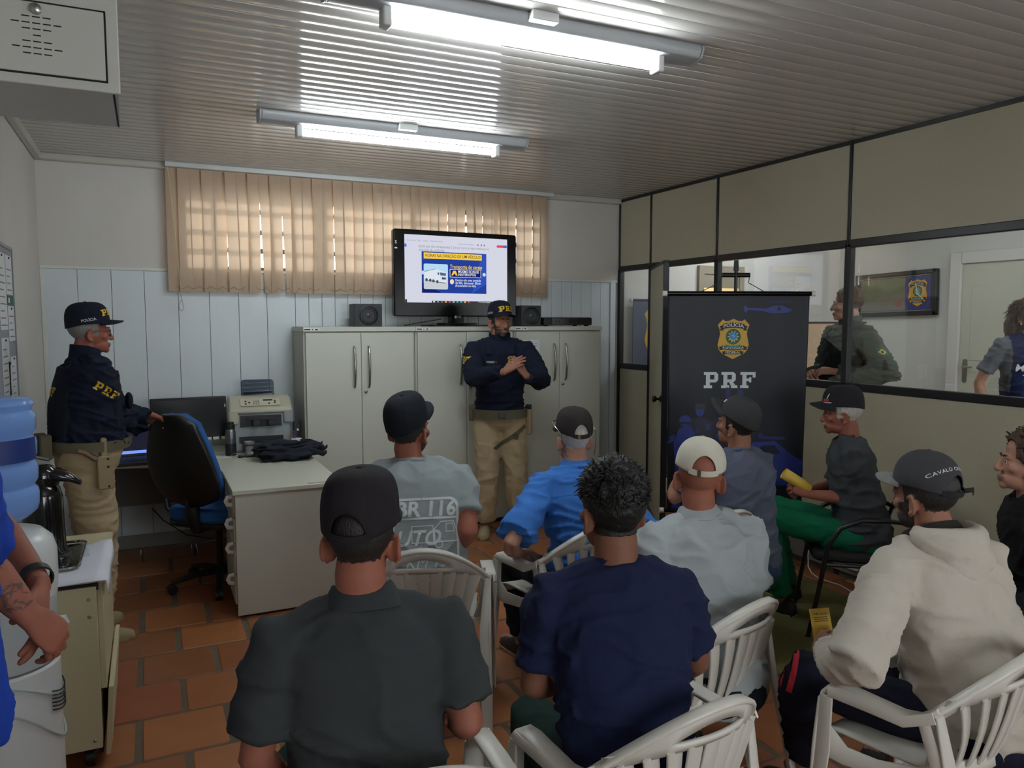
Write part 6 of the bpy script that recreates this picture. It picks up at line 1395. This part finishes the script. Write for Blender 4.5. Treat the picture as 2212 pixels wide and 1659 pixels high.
yl0 = W(1776, 1358, 2.42)
t = thing('yellow_leaflet', 'yellow printed leaflet in the hand of the man in the cream hoodie', 'leaflet', tuple(yl0), 0)
LM2 = frame((0, 0, 0), _r*.97+_f*.2, _u*.95+_f*.25-_r*.16)
MB().prism([(-.035, -.05), (.035, -.05), (.035, .062), (-.035, .062)], -.0008, .0008, M=LM2).build('sheet', yp, t)
flat(text2d('Vida Saúde', .0115, .004), 'leaflet_title', print_pale if False else mat('print_dark', (40, 42, 46), .6), t, LM2 @ Matrix.Translation((0, .046, .0012)))
flat(polys2d([[(-.024, y), (.024, y), (.024, y+.0018), (-.024, y+.0018)] for y in (.034, .028, .022)]), 'leaflet_lines', mat('print_dark', (40, 42, 46), .6), t, LM2 @ Matrix.Translation((0, 0, .0012)))
flat(outline(circ(.012, 16, 0, .0), .0012), 'leaflet_drawing', mat('print_dark', (40, 42, 46), .6), t, LM2 @ Matrix.Translation((.006, -.012, .0012)))
# ---- I: woman at the right edge
def hairI(x, y, z):
    if z < .02 or (y > .06 and z < .165) or (y > .01 and z < .10): return 0
    return .010+.008*max(0, z-.1)*8
loc, h = (3.02, 1.68), -42; l = LOC(loc, h)
I_ = person('woman in black with brown hair tied back, cut off by the right edge', loc, h, pelvis=.51, lean=4, curl=8, s=.87, wid=.95, head=(6, -4, 0), skin_c='fair', shirt=cloth('black_top', (22, 22, 24)), sleeve='long', trousers=dark_tr, shoes=shoe_d, hair='brown', hair_top=hairI, wr=0.0111, seed=91, hands={'L': {}, 'R': {}})
tufts(I_, 'brown', hairI, 700, lambda x, y, z: .05, lambda x, y, z: (0, -1.2, -.5), r=.003)
b = MB(); HMm = I_.HM
b.tube([HMm @ Vector(q) for q in ((0, -.10, .13), (.0, -.125, .05), (.01, -.12, -.06), (.01, -.10, -.14), (.015, -.09, -.19))], [.04, .045, .045, .035, .012], 14)
V, F = remesh(b, .006, 3); V = wrinkle(V, F, .006, 4, (90, 90, 8)); mk('hair_tail', np_mesh('hair_tail', V, F, hairm('brown')), I_.root)
# ---- O1: officer at the left, hand on the office chair
loc, h = (-.315, 4.50), 78; l = LOC(loc, h)
O1 = person('officer in navy jacket, vest and cap with glasses, one hand on the office chair', loc, h, pelvis=.97, lean=1, curl=6, s=.90, wid=1.25, neck=.02, belly=.045, head=(0, 0, 0), skin_c='red', shirt=navy_u, sleeve='long', sleeve_r=.010, trousers=khaki, baggy=.016, shoes=boot, buzz='grey', wr=0.0133, seed=101, collar='stand', hem=.07,
    arms={'R': (l(250, 905, 4.05), l(318, 893, 4.30)), 'L': (l(275, 915, 4.5), l(325, 920, 4.55))},
    hands={'R': dict(f=l(352, 905, 4.40)-l(318, 893, 4.30), d=(0, .35, .9), curl=(25, 45, 30)), 'L': dict(f=(0, .8, -.4), d=(0, .4, .9), curl=(30, 50, 30))})
cap, CM, cb_ = make_cap(O1.root, O1.HM, cloth('cap_navy', (24, 28, 42)), h=.118, box=.45, opening=False, tilt=4)
decal(slab_prf(.034), 'cap_letters', yel_p, cap, cb_, CM @ frame((.03, .11, .062), (-.92, .35, 0), (0, -.25, .95)), .004, .12, .006)
decal(text2d('POLÍCIA', .020, .008), 'cap_side_letters', white_p, cap, cb_, CM @ frame((.10, -.005, .022), (0, 1, .12), (0, 0, 1)), .004, .08, .006)
gm = mat('glasses_black', (20, 20, 22), .3)
for s in (-1, 1):
    r_ = MB().tube([O1.HM @ Vector((s*.033+.024*math.cos(a), .099-.004*abs(math.cos(a)), .080+.019*math.sin(a))) for a in np.linspace(0, 6.283, 17)], .0018, 6).build('glasses_rim', gm, O1.root)
    MB().tube([O1.HM @ Vector((s*.058, .094, .088)), O1.HM @ Vector((s*.079, .03, .092)), O1.HM @ Vector((s*.082, -.01, .088))], .002, 6).build('glasses_temple', gm, O1.root)
def vest(p, m, u0=-.0, u1=.50, off=.020, cum=True):
    """carrier vest: front and back plates over the shoulders with straps"""
    b = MB(); us = np.linspace(u0, u1, 9)
    for sgn in (1, -1):
        rings = []
        for u in us:
            sd, fw, t = p.axes(u); c = p.sp(u); hw = .165*(1 if u < .36 else 1-.42*((u-.36)/.14)); dp = .150 if u < .3 else .150-.03*((u-.3)/.2)
            o = []
            for x in np.linspace(-1, 1, 9): o.append(c+sd*hw*x+fw*sgn*(dp*math.sqrt(max(0, 1-.55*x*x))+off))
            for x in np.linspace(1, -1, 9): o.append(c+sd*hw*x+fw*sgn*(dp*math.sqrt(max(0, 1-.55*x*x))-.03))
            rings.append(o)
        b.loft(rings)
    for s in (-1, 1):
        sd, fw, t = p.axes(.5); c = p.sp(.52)
        b.tube([c+sd*s*.085+fw*.125-t*.05, c+sd*s*.088+fw*.06+t*.022, c+sd*s*.09-fw*.03+t*.028, c+sd*s*.088-fw*.12-t*.03], [(.032, .014)]*4, 12, hint=sd)
        sd, fw, t = p.axes(.1); c = p.sp(.16)
        if cum: b.tube([c+sd*s*.12+fw*.15, c+sd*s*.20+fw*.02, c+sd*s*.12-fw*.14], [(.06, .014)]*3, 12, hint=t)
    V, F = remesh(b, .009, 3, .5); V = wrinkle(V, F, .003, 77); o = mk('vest', np_mesh('vest', V, F, m), p.root); return o, bvh_of(V, F)
vm = cloth('vest_navy', (22, 27, 40), .1, .5)
v1, vb1 = vest(O1, vm, .10, .50)
decal(slab_prf(.046), 'vest_letters', yel_p, v1, vb1, frame(O1.sp(.36)-O1.fw*.25, O1.sd, O1.t), .002, .25)
shb = frame(O1.SH['R'].lerp(O1.AR['R'][0], .45)+Vector((.14, 0, .02)), (0, .82, -.56), (0, .56, .82)); decal(slab_prf(.042), 'sleeve_letters', yel_p, O1.shirt, O1.bvh, shb, .002, .2)
shift(MB().ell((0, 0, 0), (.035, .02, .045)), tuple(O1.sp(.33)+O1.fw*.185+O1.sd*.08)).build('radio_pouch', vm, v1)
belt_m = mat('belt_olive', (92, 86, 66), .7); hol = mat('holster_tan', (150, 132, 100), .5)
def belt(p, u=-.03, m=belt_m, hgt=.05):
    sd, fw, t = p.axes(.02); c = p.sp(u); a, b_ = (.232, .178) if p is O1 else (.206, .166)
    rings = [[c+sd*(a+o_)*math.cos(q)+fw*(b_+o_+.02*max(0, math.sin(q)))*math.sin(q)+t*zz for q in np.linspace(0, 2*math.pi, 40)[:-1]] for o_, zz in ((.0, -hgt/2), (.008, -hgt/2), (.008, hgt/2), (.0, hgt/2))]
    o = MB().loft(rings, False, False).build('duty_belt', m, p.root, smooth=60)
    MB().box(-.028, .028, -.008, .008, -.022, .022, M=frame(tuple(c+fw*(b_+.03)), sd, fw)).build('buckle', mat('buckle_olive', (70, 68, 54), .4), o, bevel=.004); return o, c, sd, fw, t
bo, bc_, sd, fw, t = belt(O1, .075)
def pouch(bo, c, sx_, sy_, sz_, m, name='pouch', rot=0):
    return MB().prism(rrect(sx_, sz_, .012), -sy_/2, sy_/2, M=Matrix.Translation(c) @ Matrix.Rotation(rot, 4, 'Z') @ frame((0, 0, 0), (1, 0, 0), (0, 0, 1))).build(name, m, bo, bevel=.006)
hc_ = bc_+sd*.205+fw*.03
hb = pouch(bo, hc_+Vector((.012, .02, -.13)), .075, .04, .17, hol, 'holster', R_(90)); pouch(bo, hc_+Vector((.012, .015, -.02)), .03, .03, .13, hol, 'holster_hanger', R_(90))
MB().tube([hc_+Vector((.015, -.02, -.06)), hc_+Vector((.015, -.07, -.02)), hc_+Vector((.015, -.10, -.01))], [(.014, .022), (.014, .024), (.012, .02)], 10).build('pistol_grip', mat('grip_tan', (120, 98, 70), .5), bo)
for z in (-.06, -.10, -.20): MB().lathe([(0, 0), (.006, 0), (0, .003)], 8, M=frame(tuple(hc_+Vector((.035, .03, z))), (0, 1, 0), (0, 0, 1))).build('rivet', blk2, bo)
pouch(bo, bc_+sd*.10-fw*.19, .07, .05, .12, belt_m, 'magazine_pouch'); pouch(bo, bc_-sd*.02-fw*.2, .08, .05, .11, belt_m, 'radio_pouch')
kn = O1.trV
decal(outline(rrect(.13, .05, .01), .003), 'cargo_flap', cloth('khaki_seam', (150, 134, 106)), O1.trousers, O1.tbvh, frame((.30, .03, .56), (0, 1, 0), (0, 0, 1)), .002, .3)
# ---- O2: speaking officer
loc, h = (2.44, 5.36), 200; l = LOC(loc, h)
O2 = person('bearded officer in navy jersey and khaki trousers speaking with joined hands', loc, h, pelvis=.945, lean=0, curl=2, s=1.0, wid=1.06, sw=.20, head=(22, 2, 0), skin_c='tan', shirt=navy_u, sleeve='long', sleeve_r=.014, trousers=khaki, baggy=.016, shoes=boot, buzz='dark', beard='dark', wr=.0065, seed=111, collar='stand', hem=.02,
    arms={'R': (l(1025, 815, 5.65), l(1090, 803, 5.40)), 'L': (l(1168, 822, 5.65), l(1136, 812, 5.42))},
    hands={'R': dict(f=l(1118, 782, 5.38)-l(1090, 803, 5.40), d=l(1080, 780, 5.25)-l(1110, 800, 5.4), curl=(12, 10, 8), spread=3, thumb=(45, 10)), 'L': dict(f=l(1116, 782, 5.40)-l(1136, 812, 5.42), d=l(1160, 780, 5.3)-l(1125, 800, 5.42), curl=(12, 10, 8), spread=3, thumb=(45, 10))},
    legs={'L': ((.0-.12, .03, .50), (-.16, -.03, .09), (-.24, .10, .03)), 'R': ((.10, .05, .50), (.12, .0, .09), (.14, .15, .03))})
cap, CM, cb_ = make_cap(O2.root, O2.HM, cloth('cap_navy', (24, 28, 42)), h=.118, box=.45, opening=False, tilt=4)
decal(slab_prf(.040), 'cap_letters', yel_p, cap, cb_, CM @ frame((-.02, .14, .062), (-1, -.12, 0), (0, -.25, .95)), .004, .15, .006)
decal(text2d('POLÍCIA', .018, .008), 'cap_side_letters', white_p, cap, cb_, CM @ frame((.12, .02, .022), (-.15, 1, .1), (0, 0, 1)), .004, .1, .006)
v2, vb2 = vest(O2, navy_u, .10, .50, .010, cum=False)
badge(lambda vf, nm, m, x, z, off: decal(vf, nm, m, v2, vb2, frame(O2.sp(.415)+O2.fw*.25-O2.sd*.085, -O2.sd, O2.t), off, .25, .02), .092, False)
decal(polys2d([[(-.062, -.011), (.062, -.011), (.062, .011), (-.062, .011)]]), 'name_strip', mat('strip_dark', (14, 16, 22), .6), v2, vb2, frame(O2.sp(.415)+O2.fw*.25+O2.sd*.09, -O2.sd, O2.t), .0016, .25, .02)
decal(text2d('FAGUNDES', .018, .006), 'name_letters', white_p, v2, vb2, frame(O2.sp(.415)+O2.fw*.25+O2.sd*.10, -O2.sd, O2.t), .003, .25); decal(text2d('O+', .016, .006), 'blood_letters', mat('patch_red_bright', (190, 50, 40), .6), v2, vb2, frame(O2.sp(.415)+O2.fw*.25+O2.sd*.042, -O2.sd, O2.t), .003, .25)
decal(slab_prf(.040), 'sleeve_letters', yel_p, O2.shirt, O2.bvh, frame(O2.SH['R'].lerp(O2.AR['R'][0], .42)+Vector((.13, .06, 0)), (-.5, .85, 0), (.25, .1, 1)), .002, .2)
decal(polys2d([[(-.02, -.016), (.02, -.016), (.02, .016), (-.02, .016)]]), 'sleeve_patch', yel_p, O2.shirt, O2.bvh, frame(O2.SH['L'].lerp(O2.AR['L'][0], .40)+Vector((-.13, .06, 0)), (-.5, -.85, 0), (0, 0, 1)), .002, .2)
bo, bc_, sd, fw, t = belt(O2, .015, belt_m, .07)
pouch(bo, bc_+sd*.205, .055, .06, .12, belt_m, 'radio_pouch', R_(70)); pouch(bo, bc_+sd*.14-fw*.14, .06, .05, .12, belt_m, 'magazine_pouch')
pouch(bo, bc_-sd*.225+Vector((0, 0, -.075)), .06, .05, .20, hol, 'holster', R_(70)); pouch(bo, bc_-sd*.225+Vector((0, 0, .03)), .045, .045, .06, blk2, 'pistol_grip', R_(70))
decal(polys2d([[(-.16, -.10), (-.135, -.12), (.12, .06), (.10, .085)]]), 'thigh_strap', belt_m, O2.trousers, O2.tbvh, frame(Vector((-.10, .25, .80)), (-1, 0, 0), (0, 0, 1)), .003, .3)
decal(polys2d([[(-.02, -.02), (.02, -.03), (.03, .01), (-.01, .02)]]), 'strap_buckle', mat('buckle_olive', (70, 68, 54), .4), O2.trousers, O2.tbvh, frame(Vector((-.11, .25, .79)), (-1, 0, 0), (0, 0, 1)), .006, .3)
for x, z in ((.14, .62), (.10, .42)): decal(outline(rrect(.10, .10, .008), .003), 'cargo_pocket', cloth('khaki_seam', (150, 134, 106)), O2.trousers, O2.tbvh, frame(Vector((x+.04, .25, z+.05)), (-1, .3, 0), (0, 0, 1)), .002, .35)
# ---- O3: officer behind the glass
loc, h = (4.58, 3.93, ZF2), -72; l = LOC(loc, h)
O3 = person('officer in olive jacket and black vest standing behind the glass', loc, h, pelvis=.94, lean=2, curl=4, s=.97, wid=1.08, head=(-30, 0, 0), skin_c='fair', shirt=cloth('olive_jacket', (72, 78, 68), .1), sleeve='long', sleeve_r=.016, trousers=dark_tr, shoes=shoe_d, hair='brown', hair_top=lambda x, y, z: 0 if (z < .06 or (y > .07 and z < .16) or (y > .0 and z < .095) or abs(x) > .078) else .004+.05*max(0, z-.12), wr=.009, seed=121, collar='stand', hem=-.08,
    arms={'L': ((-.36, -.06, 1.14), (-.12, .20, 1.16)), 'R': ((.32, .02, 1.13), (.10, .24, 1.14))}, hands={'L': dict(curl=(30, 50, 30)), 'R': dict(curl=(30, 50, 30))})
v3, vb3 = vest(O3, cloth('vest_black', (20, 22, 24), .1, .5), -.05, .50)
for k_, (x, z) in enumerate(((-.06, .22), (.05, .22), (-.02, .10))): shift(MB().ell((0, 0, 0), (.045, .03, .05)), tuple(O3.sp(z)+O3.fw*.19+O3.sd*x)).build('pouch', MATS['cloth_vest_black'], v3)
fb_ = lambda q, n_, m_, o_: decal(polys2d([q]), n_, m_, O3.shirt, O3.bvh, frame(O3.SH['L'].lerp(O3.AR['L'][0], .40)+Vector((-.16, 0, 0)), (0, -1, 0), (0, 0, 1)), o_, .25)
fb_([(-.035, -.025), (.035, -.025), (.035, .025), (-.035, .025)], 'flag_patch', mat('flag_green', (40, 96, 60), .6), .002); fb_([(-.028, 0), (0, -.02), (.028, 0), (0, .02)], 'flag_rhomb', yel_p, .003); fb_(circ(.010, 12), 'flag_disc', mat('flag_blue', (34, 50, 110), .6), .004)
MB().tube([O3.sp(.1)+O3.fw*.24+O3.sd*-.03, O3.sp(.16)+O3.fw*.26-O3.sd*.06], [.03, .028], 12, round_ends=True).build('black_glove', blk2, O3.root)
# ---- J: woman behind the glass at the right edge
def hairJ(x, y, z):
    if (y > .055 and z < .16) or (y > .0 and z < .11 and abs(x) < .066) or z < -.02 or (abs(x) > .076 and -.03 < y < .02 and z < .10): return 0
    return .010+.004*math.sin(x*80)
loc, h = (5.82, 3.45, ZF2), 212; l = LOC(loc, h)
J = person('long-haired woman in grey and navy T-shirt behind the glass, right edge', loc, h, pelvis=.88, lean=0, curl=2, s=.93, wid=.96, head=(30, 0, 0), skin_c='fair', shirt=cloth('navy_print_tee', (26, 34, 72)), sleeve_k=.72, trousers=jeans, shoes=shoe_d, hair='brown', hair_top=hairJ, wr=0.0088, seed=131,
    arms={'R': ((.30, -.04, 1.06), (.27, .02, .82)), 'L': ((-.30, -.04, 1.06), (-.27, .02, .82))})
tufts(J, 'brown', hairJ, 700, lambda x, y, z: .06, lambda x, y, z: (x*3, -.3, -1.2), r=.003)
b = MB(); b.tube([J.HM @ Vector(q) for q in ((.03, -.07, .12), (.05, -.085, .03), (.06, -.08, -.08), (.07, -.07, -.16))], [.045, .055, .05, .02], 14); b.tube([J.HM @ Vector(q) for q in ((-.03, -.07, .12), (-.05, -.085, .03), (-.06, -.08, -.08), (-.07, -.07, -.16))], [.045, .055, .05, .02], 14)
V, F = remesh(b, .006, 3); V = wrinkle(V, F, .006, 4, (90, 90, 8)); mk('long_hair', np_mesh('long_hair', V, F, hairm('brown')), J.root)
for s, y, sz in (('Mommy', .38, .075), ('Te Fo', .30, .07)): decal(text2d(s, sz, .002, shear=.2), 'shirt_letters', white_p, J.shirt, J.bvh, frame(J.sp(y-.06)+J.fw*.25, -J.sd, J.t), .002, .25)
c0_ = J.shirt.data; c0_.materials.append(cloth('grey_sleeve', (92, 96, 104)))
shc = {k: np.array(J.SH[k]) for k in 'LR'}; vv = J.shirtV
c0_.polygons.foreach_set('material_index', [1 if abs(vv[list(f)].mean(axis=0)[0]) > .135 and vv[list(f)].mean(axis=0)[2] > 1.0 or abs(vv[list(f)].mean(axis=0)[0]) > .19 else 0 for f in J.shirtF])
MB().ell(J.HM @ Vector((.083, .0, .028)), (.006, .006, .006)).build('earring', mat('pearl', (226, 222, 214), .25), J.root)
# ---- K: man in royal blue shirt at the left edge
loc, h = (-.435, 1.71), 52; l = LOC(loc, h)
K = person('man in royal blue shirt and jeans with clasped hands, cut off at the left edge', loc, h, pelvis=.93, lean=0, curl=2, s=.98, wid=1.06, head=(0, 0, 0), skin_c='red', shirt=cloth('royal_tee', (28, 66, 172), .08), sleeve_k=.85, sleeve_r=.006, trousers=jeans, shoes=shoe_d, buzz='dark', wr=.0045, seed=141, hem=-.06,
    arms={'R': (l(-60, 1200, 1.55), l(62, 1330, 1.58)), 'L': (l(-20, 1120, 1.95), l(88, 1262, 1.72))},
    hands={'R': dict(f=l(125, 1380, 1.63)-l(62, 1330, 1.58), d=l(60, 1200, 1.45)-l(95, 1360, 1.6), curl=(30, 45, 25), spread=2, thumb=(30, 25)), 'L': dict(f=l(88, 1400, 1.66)-l(88, 1262, 1.72), d=l(200, 1300, 1.75)-l(88, 1330, 1.7), curl=(10, 20, 15), thumb=(40, 10))})
cw = K.AR['L'][1].lerp(K.AR['L'][0], .08); dd = (K.AR['L'][0]-K.AR['L'][1]).normalized(); ox = dd.orthogonal().normalized(); oy = dd.cross(ox)
MB().loft([[cw+dd*zz+ox*r_*math.cos(q)+oy*r_*math.sin(q) for q in np.linspace(0, 2*math.pi, 26)[:-1]] for r_, zz in ((.030, -.011), (.034, -.011), (.035, .011), (.031, .011))], False, False).build('wrist_band', mat('band_black', (30, 31, 33), .5), K.root, smooth=50)

# tattoos
def tattoo(p, polys, o, x, y):
    me = p.body.data; bv = BVHTree.FromPolygons([v_.co.copy() for v_ in me.vertices], [tuple(f_.vertices) for f_ in me.polygons])
    for q in polys: decal(q, 'tattoo', mat('tattoo_ink', (96, 66, 56), .6), p.body, bv, frame(o, x, y), .0012, .12, .01)
el, wr_ = K.AR['R']; dd = (wr_-el).normalized(); cdir = (K.L((0, 0, CAM_H))-el).normalized(); yy = cdir.cross(dd).normalized()
tattoo(K, [polys2d([[(x+a*math.cos(r), y+a*math.sin(r)), (x+w_*math.cos(r+1.2), y+w_*math.sin(r+1.2)), (x-a*.8*math.cos(r+.4), y-a*.8*math.sin(r+.4)), (x-w_*math.cos(r+1.4), y-w_*math.sin(r+1.4))]]) for x, y, a, w_, r in [(random.uniform(-.08, .05), random.uniform(-.028, .028), random.uniform(.008, .022), random.uniform(.0015, .004), random.uniform(0, 3.1)) for _ in range(34)]], el.lerp(wr_, .55)+cdir*.08, dd, yy)
el = D.AR['L'][0]; sh = D.SH['L']; dd = (el-sh).normalized(); cdir = (D.L((0, 0, CAM_H))-el).normalized(); yy = cdir.cross(dd).normalized()
tattoo(D, [polys2d([[(x+a*math.cos(r), y+a*math.sin(r)), (x+.003, y+.003), (x-a*math.cos(r+.4), y-a*math.sin(r+.4)), (x-.003, y-.003)]]) for x, y, a, r in [(random.uniform(-.03, .03), random.uniform(-.02, .02), random.uniform(.008, .018), random.uniform(0, 3.1)) for _ in range(14)]], el-dd*.03+cdir*.08, dd, yy)
